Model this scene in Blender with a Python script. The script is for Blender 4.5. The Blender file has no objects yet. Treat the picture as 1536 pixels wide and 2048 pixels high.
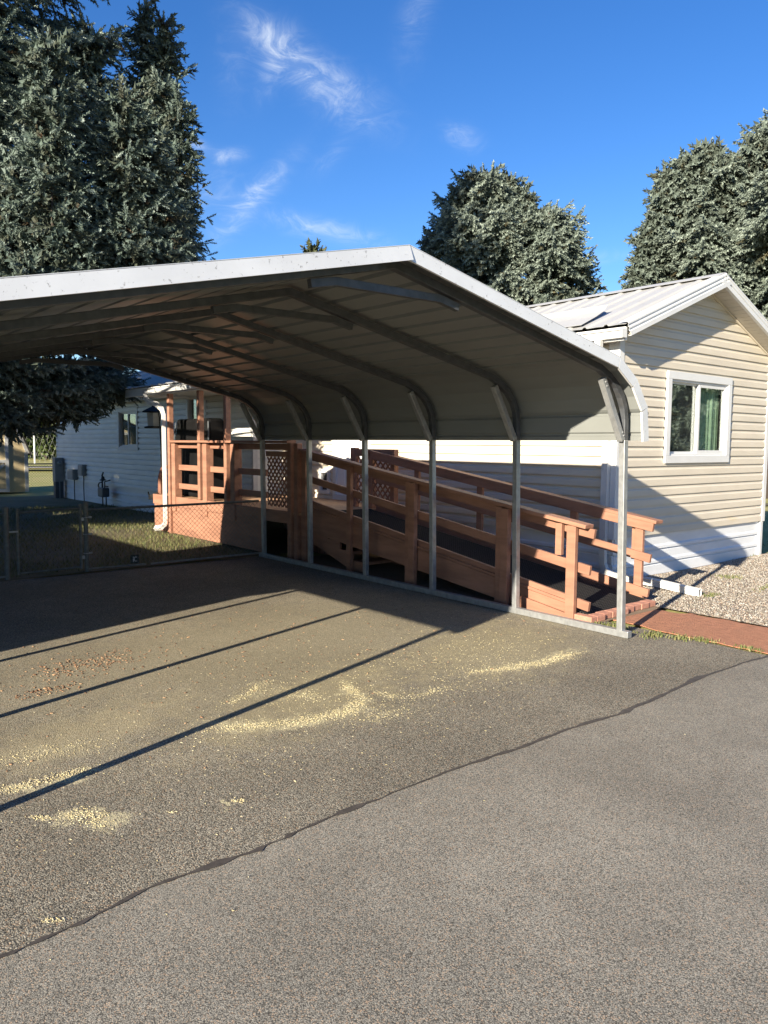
import bpy, math, random
import numpy as np
from mathutils import Vector, Matrix, Euler
R = math.radians
rnd = random.Random(7)
D = bpy.data
scene = bpy.context.scene
col = scene.collection

# ------------------------------------------------------------------ camera
# world axes: Y runs along the carport (away, left), X across it (away, right), Z up
CAM_F, CAM_YAW, CAM_PITCH, CAM_ROLL, CAM_H = 1552.3, 39.825, 4.982, 0.438, 1.695
def cam_axes():
    y, p, r = R(CAM_YAW), R(CAM_PITCH), R(CAM_ROLL)
    f = Vector((math.sin(y)*math.cos(p), math.cos(y)*math.cos(p), -math.sin(p)))
    a = Vector((math.cos(y), -math.sin(y), 0)); u = a.cross(f)
    return a*math.cos(r)+u*math.sin(r), -a*math.sin(r)+u*math.cos(r), f
cr, cu, cf = cam_axes()
cam_d = D.cameras.new('camera'); cam = D.objects.new('camera', cam_d); col.objects.link(cam)
cam.matrix_world = Matrix(((cr.x, cu.x, -cf.x, 0), (cr.y, cu.y, -cf.y, 0), (cr.z, cu.z, -cf.z, CAM_H), (0, 0, 0, 1)))
cam_d.sensor_fit = 'VERTICAL'; cam_d.sensor_height = 36.0; cam_d.sensor_width = 27.0
cam_d.lens = CAM_F/2048*36.0
cam_d.clip_start = 0.05; cam_d.clip_end = 2000
scene.camera = cam
scene.render.resolution_x, scene.render.resolution_y = 768, 1024

def look(px, py):
    """world direction seen at a photograph pixel (used to place clouds in the sky)"""
    return (cf + cr*((px-768)/CAM_F) - cu*((py-1024)/CAM_F)).normalized()

# ------------------------------------------------------------------ light
SUN_EL, SUN_AZ = 19.4, 16.5            # light travels towards +X, turned 16.5 deg to +Y
ldir = Vector((math.cos(R(SUN_AZ))*math.cos(R(SUN_EL)), math.sin(R(SUN_AZ))*math.cos(R(SUN_EL)), -math.sin(R(SUN_EL))))
sd = D.lights.new('sun', 'SUN'); sd.energy = 5.0; sd.angle = R(0.53); sd.color = (1.0, 0.88, 0.70)
sun = D.objects.new('sun', sd); col.objects.link(sun)
sun.rotation_euler = (-ldir).to_track_quat('Z', 'Y').to_euler()
sun.location = (-20, -6, 12)
scene.view_settings.view_transform = 'Standard'; scene.view_settings.look = 'None'
scene.view_settings.exposure = 1.48; scene.view_settings.gamma = 1.0
scene.view_settings.use_curve_mapping = False
scene.cycles.use_denoising = True
scene.cycles.max_bounces = 6
scene.cycles.transparent_max_bounces = 12

W = D.worlds.new('World'); scene.world = W; W.use_nodes = True
nt = W.node_tree; nt.nodes.clear()
def N(t, typ, **kw):
    n = t.nodes.new(typ)
    for k, v in kw.items():
        if k == 'inp':
            for a, b in v.items(): n.inputs[a].default_value = b
        else: setattr(n, k, v)
    return n
def L(t, a, b): t.links.new(a, b)
def math_(t, op, a, b=None, clamp=False):
    n = N(t, 'ShaderNodeMath', operation=op, use_clamp=clamp)
    for i, v in enumerate((a, b)):
        if v is None: continue
        if isinstance(v, (int, float)): n.inputs[i].default_value = v
        else: L(t, v, n.inputs[i])
    return n.outputs[0]
def mix_(t, f, a, b, blend='MIX'):
    n = N(t, 'ShaderNodeMix', data_type='RGBA', blend_type=blend)
    for i, v in ((0, f), (6, a), (7, b)):
        if isinstance(v, (int, float)): n.inputs[i].default_value = v
        elif isinstance(v, (tuple, list)): n.inputs[i].default_value = (*v[:3], 1)
        else: L(t, v, n.inputs[i])
    return n.outputs[2]
def maprange(t, v, a, b, c=0.0, d=1.0, smooth=True):
    n = N(t, 'ShaderNodeMapRange', interpolation_type='SMOOTHSTEP' if smooth else 'LINEAR', clamp=True) if smooth else N(t, 'ShaderNodeMapRange', clamp=True)
    L(t, v, n.inputs[0])
    for i, x in zip((1, 2, 3, 4), (a, b, c, d)): n.inputs[i].default_value = x
    return n.outputs[0]

sky = N(nt, 'ShaderNodeTexSky', sky_type='NISHITA', sun_disc=False)
sky.sun_elevation = R(SUN_EL)
sky.sun_rotation = math.atan2(-ldir.x, -ldir.y)
sky.altitude = 600; sky.air_density = 1.0; sky.dust_density = 0.15; sky.ozone_density = 3.0
tc = N(nt, 'ShaderNodeTexCoord')
hs = N(nt, 'ShaderNodeHueSaturation', inp={'Hue': 0.512, 'Saturation': 1.27, 'Value': 1.0}); L(nt, sky.outputs[0], hs.inputs['Color'])
skycol = hs.outputs[0]
def dot_(v, vec):
    n = N(nt, 'ShaderNodeVectorMath', operation='DOT_PRODUCT'); L(nt, v, n.inputs[0]); n.inputs[1].default_value = vec
    return n.outputs['Value']
# thin cirrus wisps, each at its own place in the sky: (px, py, half length, half width, tilt deg, strength)
WISPS = [(550, 88, 52, 26, 26, .62), (665, 180, 80, 30, 24, .55), (535, 150, 40, 16, -60, .22), (505, 400, 75, 17, -42, .55), (425, 390, 50, 45, 0, .16),
         (645, 458, 90, 15, 10, .45), (925, 272, 28, 16, 20, .30), (455, 312, 26, 10, -10, .30), (395, 294, 30, 9, 15, .45), (830, 40, 22, 55, 20, .16),
         (1190, 515, 45, 10, 0, .18), (470, 120, 25, 55, 10, .12), (665, 310, 40, 14, -40, .12)]
nz = N(nt, 'ShaderNodeTexNoise', noise_dimensions='3D', inp={'Scale': 19.0, 'Detail': 10.0, 'Roughness': 0.66, 'Distortion': 1.6})
mpn = N(nt, 'ShaderNodeMapping', inp={'Rotation': (0.3, 0.2, 0.5), 'Scale': (1.0, 1.0, 1.9)}); L(nt, tc.outputs['Generated'], mpn.inputs[0]); L(nt, mpn.outputs[0], nz.inputs['Vector'])
nfac = maprange(nt, nz.outputs[0], 0.36, 0.84)
total = None
for (px, py, a, b, tilt, s) in WISPS:
    c = look(px, py)
    tu = (look(px+40*math.cos(R(tilt)), py+40*math.sin(R(tilt))) - c).normalized()
    tv = (look(px-40*math.sin(R(tilt)), py+40*math.cos(R(tilt))) - c).normalized()
    u = math_(nt, 'MULTIPLY', math_(nt, 'SUBTRACT', dot_(tc.outputs['Generated'], tu), c.dot(tu)), CAM_F/a)
    v = math_(nt, 'MULTIPLY', math_(nt, 'SUBTRACT', dot_(tc.outputs['Generated'], tv), c.dot(tv)), CAM_F/b)
    r2 = math_(nt, 'ADD', math_(nt, 'MULTIPLY', u, u), math_(nt, 'MULTIPLY', v, v))
    front = math_(nt, 'GREATER_THAN', dot_(tc.outputs['Generated'], c), 0.5)
    g = math_(nt, 'MULTIPLY', math_(nt, 'MULTIPLY', math_(nt, 'POWER', 2.718, math_(nt, 'MULTIPLY', r2, -0.9)), s), front)
    total = g if total is None else math_(nt, 'ADD', total, g)
cfac = math_(nt, 'MULTIPLY', total, math_(nt, 'ADD', math_(nt, 'MULTIPLY', nfac, 1.25), 0.16), clamp=True)
SKY_S = 0.072
cl = mix_(nt, cfac, skycol, (5.2, 5.6, 6.0))
bg = N(nt, 'ShaderNodeBackground', inp={'Strength': SKY_S}); L(nt, cl, bg.inputs[0])
wo = N(nt, 'ShaderNodeOutputWorld'); L(nt, bg.outputs[0], wo.inputs[0])

# ------------------------------------------------------------------ helpers
def tag(o, label=None, cat=None, group=None, kind=None):
    for k, v in (('label', label), ('category', cat), ('group', group), ('kind', kind)):
        if v: o[k] = v
    return o
def empty(name, loc, label, cat, group=None, rz=0):
    o = D.objects.new(name, None); col.objects.link(o); o.location = loc; o.rotation_euler = (0, 0, rz)
    o.empty_display_size = 0.2
    return tag(o, label, cat, group)
def world_loc(o):
    v = Vector((0, 0, 0))
    while o is not None: v += o.location; o = o.parent
    return v
class MB:
    """collects shapes in world coordinates and links them as one mesh"""
    def __init__(s): s.v, s.f, s.m = [], [], []
    def add(s, vs, fs, m=0):
        b = len(s.v); s.v += [tuple(x) for x in vs]; s.f += [tuple(b+i for i in f) for f in fs]; s.m += [m]*len(fs)
    def box(s, x0, x1, y0, y1, z0, z1, m=0):
        s.add([(x0,y0,z0),(x1,y0,z0),(x1,y1,z0),(x0,y1,z0),(x0,y0,z1),(x1,y0,z1),(x1,y1,z1),(x0,y1,z1)],
              [(0,3,2,1),(4,5,6,7),(0,1,5,4),(1,2,6,5),(2,3,7,6),(3,0,4,7)], m)
        return s
    def beam(s, p, q, w, h, up=(0,0,1), m=0):
        """rectangular bar p->q, w across (horizontal side), h along up"""
        p, q = Vector(p), Vector(q); d = (q-p).normalized(); up = Vector(up)
        a = d.cross(up); a = a.normalized() if a.length > 1e-6 else Vector((1,0,0)); b = a.cross(d).normalized()
        vs = []
        for o in (p, q):
            for sa, sb in ((-1,-1),(1,-1),(1,1),(-1,1)): vs.append(o + a*(w/2*sa) + b*(h/2*sb))
        s.add(vs, [(0,1,2,3),(7,6,5,4),(0,4,5,1),(1,5,6,2),(2,6,7,3),(3,7,4,0)], m); return s
    def sweep(s, pts, prof, side, closed=True, caps=True, m=0):
        """sweep a profile [(a,b)] along pts lying in a plane with normal `side`; a along side, b across path"""
        pts = [Vector(p) for p in pts]; side = Vector(side).normalized(); n = len(prof); vs = []
        for i, p in enumerate(pts):
            d0 = (pts[i]-pts[i-1]).normalized() if i else (pts[1]-pts[0]).normalized()
            d1 = (pts[i+1]-pts[i]).normalized() if i < len(pts)-1 else d0
            t = (d0+d1).normalized(); k = side.cross(t).normalized(); sc = 1/max(.4, t.dot(d0))
            vs += [p + side*a + k*(b*sc) for a, b in prof]
        fs = []
        for i in range(len(pts)-1):
            for j in range(n if closed else n-1):
                j2 = (j+1) % n; fs.append((i*n+j, i*n+j2, (i+1)*n+j2, (i+1)*n+j))
        if caps and closed: fs += [tuple(range(n))[::-1], tuple((len(pts)-1)*n+j for j in range(n))]
        s.add(vs, fs, m); return s
    def tube(s, pts, r, n=8, m=0, caps=True):
        pts = [Vector(p) for p in pts]; vs = []; rs = r if isinstance(r, (list, tuple)) else [r]*len(pts)
        t0 = (pts[1]-pts[0]).normalized(); a = t0.orthogonal().normalized()
        for i, p in enumerate(pts):
            t = ((pts[min(i+1, len(pts)-1)]-pts[max(i-1, 0)])).normalized()
            a = (a - t*a.dot(t)).normalized(); b = t.cross(a)
            for j in range(n):
                q = 2*math.pi*j/n; vs.append(p + a*(rs[i]*math.cos(q)) + b*(rs[i]*math.sin(q)))
        fs = [(i*n+j, i*n+(j+1)%n, (i+1)*n+(j+1)%n, (i+1)*n+j) for i in range(len(pts)-1) for j in range(n)]
        if caps: fs += [tuple(range(n))[::-1], tuple((len(pts)-1)*n+j for j in range(n))]
        s.add(vs, fs, m); return s
    def lathe(s, c, prof, n=16, m=0):
        vs = []; c = Vector(c)
        for r, z in prof:
            for j in range(n): q = 2*math.pi*j/n; vs.append(c+Vector((r*math.cos(q), r*math.sin(q), z)))
        fs = [(i*n+j, i*n+(j+1)%n, (i+1)*n+(j+1)%n, (i+1)*n+j) for i in range(len(prof)-1) for j in range(n)]
        fs += [tuple(range(n))[::-1], tuple((len(prof)-1)*n+j for j in range(n))]
        s.add(vs, fs, m); return s
    def prism(s, poly, axis, a, b, m=0):
        """polygon of 2-tuples extruded along axis 'x'|'y'|'z' from a to b"""
        def P(u, v, w): return {'x': (w,u,v), 'y': (u,w,v), 'z': (u,v,w)}[axis]
        n = len(poly); vs = [P(u,v,a) for u,v in poly]+[P(u,v,b) for u,v in poly]
        s.add(vs, [tuple(range(n)), tuple(range(2*n-1, n-1, -1))]+[(i, i+n, (i+1)%n+n, (i+1)%n) for i in range(n)], m); return s
    def build(s, name, mat, parent=None, bevel=0, smooth=False, solid=0):
        me = D.meshes.new(name); off = world_loc(parent) if parent else Vector((0,0,0))
        me.from_pydata([(x-off.x, y-off.y, z-off.z) for x, y, z in s.v], [], s.f)
        for mm in (mat if isinstance(mat, (list, tuple)) else [mat]): me.materials.append(mm)
        if isinstance(mat, (list, tuple)): me.polygons.foreach_set('material_index', s.m)
        import bmesh
        bm = bmesh.new(); bm.from_mesh(me); bmesh.ops.recalc_face_normals(bm, faces=bm.faces); bm.to_mesh(me); bm.free()
        if smooth: me.polygons.foreach_set('use_smooth', [True]*len(me.polygons))
        me.update()
        o = D.objects.new(name, me); col.objects.link(o)
        if parent: o.parent = parent
        if solid:
            md = o.modifiers.new('thick', 'SOLIDIFY'); md.thickness = solid; md.offset = 0
        if bevel:
            md = o.modifiers.new('bevel', 'BEVEL'); md.width = bevel; md.segments = 2; md.limit_method = 'ANGLE'
        return o

# ------------------------------------------------------------------ materials
def new_mat(name):
    m = D.materials.new(name); m.use_nodes = True; t = m.node_tree
    b = t.nodes['Principled BSDF']; return m, t, b
def noise(t, vec, scale, detail=4, rough=.55, dist=0):
    n = N(t, 'ShaderNodeTexNoise', inp={'Scale': scale, 'Detail': detail, 'Roughness': rough, 'Distortion': dist})
    if vec is not None: L(t, vec, n.inputs['Vector'])
    return n.outputs[0]
def ocoord(t, scale=(1,1,1), loc=(0,0,0), rot=(0,0,0)):
    c = N(t, 'ShaderNodeTexCoord'); mp = N(t, 'ShaderNodeMapping', inp={'Scale': scale, 'Location': loc, 'Rotation': rot})
    L(t, c.outputs['Object'], mp.inputs[0]); return mp.outputs[0]
def bump(t, b, h, strength=.3, dist=.01):
    n = N(t, 'ShaderNodeBump', inp={'Strength': strength, 'Distance': dist}); L(t, h, n.inputs['Height']); L(t, n.outputs[0], b.inputs['Normal'])
def simple(name, c, rough=.6, metal=0, var=.15, scale=6, stretch=(1,1,1), bump_s=0, bump_scale=60, spec=.5, dirt=None, dirt_scale=3, dirt_lo=.55, dirt_hi=.75):
    m, t, b = new_mat(name); v = ocoord(t, stretch)
    f = noise(t, v, scale, 6, .6)
    f = maprange(t, f, .3, .7)
    lo = tuple(x*(1-var) for x in c); hi = tuple(min(1, x*(1+var)) for x in c)
    cc = mix_(t, f, lo, hi)
    if dirt:
        g = maprange(t, noise(t, ocoord(t, stretch, (3, 1, 2)), dirt_scale, 8, .7), dirt_lo, dirt_hi); cc = mix_(t, g, cc, dirt)
    L(t, cc, b.inputs['Base Color'])
    b.inputs['Roughness'].default_value = rough; b.inputs['Metallic'].default_value = metal
    b.inputs['Specular IOR Level'].default_value = spec
    if bump_s: bump(t, b, noise(t, ocoord(t, stretch), bump_scale, 4), bump_s, .004)
    return m
M = {}
M['siding'] = simple('cream vinyl siding', (.565, .515, .425), .5, 0, .05, 1.5, (1,1,4), .05, 90, dirt=(.60,.50,.33), dirt_scale=.8, dirt_lo=.6, dirt_hi=.8)
M['siding_grey'] = simple('pale grey siding', (.74, .75, .72), .5, 0, .06, 1.5, (1,1,4), .05, 90)
M['trim'] = simple('white painted trim', (.60, .615, .62), .45, 0, .04, 3, bump_s=.04, dirt=(.50,.49,.45), dirt_scale=2, dirt_lo=.6, dirt_hi=.85)
M['soffit'] = simple('soffit boards', (.52, .49, .43), .6, 0, .06, 3)
M['skirt'] = simple('white metal skirting', (.66, .69, .72), .38, .0, .05, 2, (1,1,3), dirt=(.42,.36,.28), dirt_scale=2.2, dirt_lo=.66, dirt_hi=.82)
M['roof'] = simple('white metal roofing', (.37, .375, .37), .38, 0, .05, 1.2, dirt=(.30,.30,.285), dirt_scale=1.4, dirt_lo=.55, dirt_hi=.8)
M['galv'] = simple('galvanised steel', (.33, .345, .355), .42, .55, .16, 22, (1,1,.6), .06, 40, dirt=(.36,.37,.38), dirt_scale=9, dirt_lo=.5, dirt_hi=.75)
M['galv_shade'] = simple('shade-darkened galvanised steel', (.075, .082, .092), .5, .3, .2, 14, dirt=(.09,.09,.09), dirt_scale=6, dirt_lo=.5, dirt_hi=.75)  # under-roof shade painted in: darker copy of the post steel for rafters and ties
M['fence_steel'] = simple('weathered fence steel', (.15, .16, .155), .55, .4, .2, 18)
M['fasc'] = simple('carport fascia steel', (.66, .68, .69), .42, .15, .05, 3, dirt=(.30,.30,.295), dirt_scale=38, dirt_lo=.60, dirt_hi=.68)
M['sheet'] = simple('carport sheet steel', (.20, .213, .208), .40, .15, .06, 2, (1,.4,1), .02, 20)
M['wood'] = simple('terracotta stained wood', (.278, .138, .090), .62, 0, .20, 5, (2,.35,2), .16, 55, dirt=(.22,.12,.085), dirt_scale=4, dirt_lo=.6, dirt_hi=.8)
M['wood_floor'] = simple('worn deck boards', (.36, .22, .13), .7, 0, .2, 6, (3,.5,3), .2, 50)
M['black_vinyl'] = simple('black vinyl cover', (.006, .006, .0065), .7, 0, .3, 3, bump_s=.35, bump_scale=7)
M['black_vinyl'].node_tree.nodes['Principled BSDF'].inputs['Specular IOR Level'].default_value = .12
M['dark_metal'] = simple('dark metal', (.03, .028, .026), .5, .3, .2, 10)
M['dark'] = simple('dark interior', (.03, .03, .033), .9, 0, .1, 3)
M['grey_box'] = simple('grey utility enamel', (.26, .28, .29), .45, .1, .08, 6)
M['box_dark'] = simple('dark utility enamel', (.10, .11, .12), .5, .2, .08, 6)
M['brick'] = simple('red brick', (.42, .20, .14), .85, 0, .16, 30, bump_s=.4, bump_scale=120, dirt=(.5,.36,.28), dirt_scale=20)
M['pipe'] = simple('white downspout', (.58, .58, .565), .4, 0, .05, 5, dirt=(.42,.39,.33), dirt_scale=6, dirt_lo=.62, dirt_hi=.8)
M['bark'] = simple('bark', (.055, .043, .034), .9, 0, .3, 8, (2,2,.5), .6, 30)
M['shed'] = simple('cream shed boards', (.64, .53, .32), .6, 0, .06, 3, (1,1,.3))
M['shingle'] = simple('dark shingles', (.05, .048, .045), .9, 0, .2, 14, bump_s=.3)
M['door'] = simple('white steel door', (.72, .735, .75), .42, 0, .03, 2)
M['rust_wood'] = simple('weathered reddish wood', (.24, .11, .07), .8, 0, .3, 7, (2,2,.4), .4, 30)
M['concrete'] = simple('concrete path', (.46, .43, .38), .85, 0, .1, 3, bump_s=.2)
M['neigh'] = simple('tan siding', (.42, .38, .30), .6, 0, .06, 2, (1,1,4))

# siding grime gets a rust-yellow bloom under the gable soffit only through the general dirt noise
def glass_mat():
    m, t, b = new_mat('window glass'); t.nodes.remove(b)
    tr = N(t, 'ShaderNodeBsdfTransparent', inp={'Color': (.92,.96,.94,1)}); gl = N(t, 'ShaderNodeBsdfGlossy', inp={'Roughness': .02, 'Color': (1,1,1,1)})
    fr = N(t, 'ShaderNodeFresnel', inp={'IOR': 1.55}); mx = N(t, 'ShaderNodeMixShader')
    L(t, math_(t, 'MULTIPLY', fr.outputs[0], .55, True), mx.inputs[0]); L(t, tr.outputs[0], mx.inputs[1]); L(t, gl.outputs[0], mx.inputs[2])
    o = [n for n in t.nodes if n.type == 'OUTPUT_MATERIAL'][0]; L(t, mx.outputs[0], o.inputs[0]); return m
M['glass'] = glass_mat()
M['screen'] = simple('insect screen', (.055, .055, .06), .8, 0, .05, 3)
M['curtain'] = simple('green curtain', (.42, .56, .42), .85, 0, .12, 6, (1,1,.2))
M['curtain_pale'] = simple('pale curtain', (.42, .40, .30), .85, 0, .12, 6, (1,1,.2))

def ground_at(px, py, z=0.0):
    d = look(px, py); k = (z-CAM_H)/d.z; return d.x*k, d.y*k
# pale sawdust drifts as measured on the driveway: photo points along each streak, half width, strength
STREAKS = [([(440,1458),(560,1447),(650,1435),(705,1418)], .075, 1.0), ([(700,1420),(722,1398),(690,1368)], .06, .8), ([(470,1402),(530,1366)], .05, .55), ([(560,1380),(640,1400)], .10, .5),
           ([(1010,1337),(1080,1326),(1150,1306)], .075, .85), ([(940,1345),(1020,1336)], .06, .5), ([(0,1584),(80,1563),(185,1538)], .055, .9), ([(130,1632),(175,1628),(205,1650)], .06, 1.0), ([(70,1634),(96,1636)], .022, .9),
           ([(466,1601),(486,1602)], .02, .95), ([(0,1522),(180,1490)], .10, .45), ([(720,1440),(810,1420)], .10, .45), ([(820,1395),(900,1375)], .07, .4), ([(340,1624),(352,1624)], .015, .6), ([(90,1842),(125,1840)], .012, .6), ([(760,1385),(800,1395)], .05, .5)]
def streak_blobs():
    out = []
    for pts, w, st in STREAKS:
        g = [ground_at(*p) for p in pts]
        for a, b in zip(g, g[1:]): out.append(((a[0]+b[0])/2, (a[1]+b[1])/2, math.hypot(b[0]-a[0], b[1]-a[1])*.62+w*.4, w, math.degrees(math.atan2(b[1]-a[1], b[0]-a[0])), st))
    return out
def asphalt(name, base, scale, contrast, patches=False, bump_s=.6):
    m, t, b = new_mat(name); v = ocoord(t)
    wob = N(t, 'ShaderNodeVectorMath', operation='ADD'); L(t, v, wob.inputs[0])
    nw = N(t, 'ShaderNodeTexNoise', inp={'Scale': 90, 'Detail': 2}); L(t, v, nw.inputs['Vector'])
    sc = N(t, 'ShaderNodeVectorMath', operation='SCALE'); L(t, nw.outputs['Color'], sc.inputs[0]); sc.inputs['Scale'].default_value = .008; L(t, sc.outputs[0], wob.inputs[1])
    vo = N(t, 'ShaderNodeTexVoronoi', feature='F1', inp={'Scale': scale, 'Randomness': 1}); L(t, wob.outputs[0], vo.inputs['Vector'])
    vo2 = N(t, 'ShaderNodeTexVoronoi', feature='F1', inp={'Scale': scale*2.1, 'Randomness': 1}); L(t, wob.outputs[0], vo2.inputs['Vector'])
    sep = N(t, 'ShaderNodeSeparateColor'); L(t, vo.outputs['Color'], sep.inputs[0])
    sep2 = N(t, 'ShaderNodeSeparateColor'); L(t, vo2.outputs['Color'], sep2.inputs[0])
    big = noise(t, v, .8, 6, .6); mid = noise(t, v, 4, 6, .65)
    c = mix_(t, maprange(t, big, .3, .7), tuple(x*.80 for x in base), tuple(x*1.16 for x in base))
    c = mix_(t, maprange(t, mid, .40, .72, 0, .45), c, tuple(x*.72 for x in base))
    # every stone its own grey: a multiplier spread round 1
    st = math_(t, 'ADD', math_(t, 'MULTIPLY', math_(t, 'POWER', sep.outputs[0], 1.6), contrast*1.7), math_(t, 'MULTIPLY', sep2.outputs[0], contrast*.7))
    st = math_(t, 'ADD', st, 1-contrast*.98)
    pit = maprange(t, vo.outputs['Distance'], .38, .72, 1, .30)
    st = math_(t, 'MULTIPLY', st, pit)
    grey = N(t, 'ShaderNodeCombineColor')
    for k in range(3): L(t, st, grey.inputs[k])
    c = mix_(t, 1.0, c, grey.outputs[0], 'MULTIPLY')
    c = mix_(t, maprange(t, sep.outputs[2], .86, .97, 0, .6), c, (base[0]*1.5, base[1]*1.1, base[2]*.85))
    # faint tyre-worn lanes and stains of the surface itself
    lane = noise(t, ocoord(t, (.9, .22, 1), rot=(0, 0, .05)), 2.2, 4, .6)
    c = mix_(t, maprange(t, lane, .56, .74, 0, .30), c, tuple(x*.62 for x in base))
    spot = noise(t, ocoord(t, loc=(4, 1, 0)), 2.6, 5, .7)
    c = mix_(t, maprange(t, spot, .64, .74, 0, .38), c, tuple(x*.45 for x in base))
    if patches:
        grain = noise(t, v, 105, 3, .75); lump = noise(t, v, 6, 7, .75); lump2 = noise(t, v, 22, 4, .7)
        film = [(3.4, 5.5, 3.4, 2.0, 10, .34, (.34,.30,.185)), (4.9, 4.3, 1.3, .8, 20, .40, (.38,.33,.19)), (1.45, 4.5, 1.0, .35, 15, .30, (.42,.36,.21)), (2.9, 4.2, 1.2, .5, 20, .30, (.42,.36,.20))]
        for (bx, by, ra, rb, ro, s_, cc) in film:
            mp = N(t, 'ShaderNodeMapping', vector_type='TEXTURE', inp={'Location': (bx, by, 0), 'Rotation': (0, 0, R(ro)), 'Scale': (ra, rb, 10)}); L(t, v, mp.inputs[0])
            ln = N(t, 'ShaderNodeVectorMath', operation='LENGTH'); L(t, mp.outputs[0], ln.inputs[0])
            d = math_(t, 'ADD', ln.outputs['Value'], math_(t, 'MULTIPLY', math_(t, 'SUBTRACT', lump, .5), 1.6))
            c = mix_(t, maprange(t, d, 1.2, .2, 0, s_), c, cc)
        wv = N(t, 'ShaderNodeTexNoise', inp={'Scale': 4.0, 'Detail': 5, 'Roughness': .72}); L(t, v, wv.inputs['Vector'])
        w1 = N(t, 'ShaderNodeVectorMath', operation='SUBTRACT'); L(t, wv.outputs['Color'], w1.inputs[0]); w1.inputs[1].default_value = (.5, .5, .5)
        w2 = N(t, 'ShaderNodeVectorMath', operation='SCALE'); L(t, w1.outputs[0], w2.inputs[0]); w2.inputs['Scale'].default_value = .60
        w3 = N(t, 'ShaderNodeVectorMath', operation='ADD'); L(t, v, w3.inputs[0]); L(t, w2.outputs[0], w3.inputs[1]); vw = w3.outputs[0]
        cover = None
        for (bx, by, ra, rb, ro, s_) in streak_blobs():
            mp = N(t, 'ShaderNodeMapping', vector_type='TEXTURE', inp={'Location': (bx, by, 0), 'Rotation': (0, 0, R(ro)), 'Scale': (ra, rb, 10)}); L(t, vw, mp.inputs[0])
            ln = N(t, 'ShaderNodeVectorMath', operation='LENGTH'); L(t, mp.outputs[0], ln.inputs[0])
            f = math_(t, 'MULTIPLY', maprange(t, ln.outputs['Value'], 2.3, 0, 0, 1), s_*.74)
            cover = f if cover is None else math_(t, 'MAXIMUM', cover, f)
        rag = math_(t, 'ADD', math_(t, 'MULTIPLY', math_(t, 'SUBTRACT', lump, .5), 1.5), math_(t, 'MULTIPLY', math_(t, 'SUBTRACT', lump2, .5), 1.0))
        cov = math_(t, 'ADD', cover, math_(t, 'MULTIPLY', rag, math_(t, 'MULTIPLY', cover, 2.3)), True)
        gm = maprange(t, math_(t, 'ADD', grain, math_(t, 'MULTIPLY', cov, .34)), .60, .74)
        gm = math_(t, 'MULTIPLY', gm, maprange(t, cov, .02, .25))
        c = mix_(t, math_(t, 'MULTIPLY', gm, .68), c, (.56, .505, .315))
    L(t, c, b.inputs['Base Color']); b.inputs['Roughness'].default_value = .85; b.inputs['Specular IOR Level'].default_value = .3
    h = math_(t, 'ADD', math_(t, 'MULTIPLY', vo.outputs['Distance'], -1.0), math_(t, 'MULTIPLY', vo2.outputs['Distance'], -.4))
    h = math_(t, 'ADD', h, math_(t, 'MULTIPLY', noise(t, v, 25, 3), .5))
    bump(t, b, h, bump_s, .0045)
    return m
M['asphalt_old'] = asphalt('old asphalt', (.256, .236, .188), 150, .62, True, .65)
M['asphalt_new'] = asphalt('road asphalt', (.312, .295, .247), 230, .38, False, .32)
M['tar'] = simple('tar crack sealer', (.060, .052, .046), .7, 0, .25, 20, bump_s=.3)

def soil(name, cols, scale=4, bump_s=.5, fine=90):
    m, t, b = new_mat(name); v = ocoord(t)
    f = maprange(t, noise(t, v, scale, 7, .7), .32, .68); g = maprange(t, noise(t, v, fine, 3, .7), .35, .65)
    c = mix_(t, f, cols[0], cols[1]); c = mix_(t, math_(t, 'MULTIPLY', g, .5), c, cols[2])
    L(t, c, b.inputs['Base Color']); b.inputs['Roughness'].default_value = .95; bump(t, b, noise(t, v, fine*.7, 4), bump_s, .02); return m
M['lawn'] = soil('lawn soil', ((.10, .10, .04), (.17, .135, .08), (.06, .06, .03)), 1.6, .6, 70)
M['grassland'] = soil('dry lawn', ((.27, .27, .08), (.36, .32, .13), (.17, .19, .06)), .8, .6, 30)
M['dirt'] = soil('bare dirt', ((.19, .135, .085), (.25, .185, .12), (.12, .085, .055)), 5, .6, 80)
def gravel_mat():
    m, t, b = new_mat('pea gravel'); v = ocoord(t)
    vo = N(t, 'ShaderNodeTexVoronoi', inp={'Scale': 42}); L(t, v, vo.inputs['Vector']); s = N(t, 'ShaderNodeSeparateColor'); L(t, vo.outputs['Color'], s.inputs[0])
    c = mix_(t, s.outputs[0], (.26, .21, .16), (.50, .44, .36)); c = mix_(t, maprange(t, s.outputs[1], .6, .9), c, (.40, .27, .19)); c = mix_(t, maprange(t, vo.outputs['Distance'], .45, .8), c, (.10, .08, .06))
    L(t, c, b.inputs['Base Color']); b.inputs['Roughness'].default_value = .85; bump(t, b, math_(t, 'MULTIPLY', vo.outputs['Distance'], -1), .9, .02); return m
M['gravel'] = gravel_mat()
def attr_mat(name, stops, rough=.7, sub=0):
    m, t, b = new_mat(name); a = N(t, 'ShaderNodeAttribute', attribute_name='tint'); rp = N(t, 'ShaderNodeValToRGB'); L(t, a.outputs['Fac'], rp.inputs[0])
    e = rp.color_ramp.elements
    while len(e) < len(stops): e.new(.5)
    for x, (p, c) in zip(e, stops): x.position = p; x.color = (*c, 1)
    L(t, rp.outputs[0], b.inputs['Base Color']); b.inputs['Roughness'].default_value = rough; b.inputs['Specular IOR Level'].default_value = .25; return m
M['pebble'] = attr_mat('pebbles', [(0, (.09,.08,.065)), (.25, (.22,.20,.168)), (.6, (.34,.322,.285)), (.8, (.27,.205,.155)), (.9, (.46,.445,.41)), (1, (.17,.168,.165))], .8)
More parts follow.
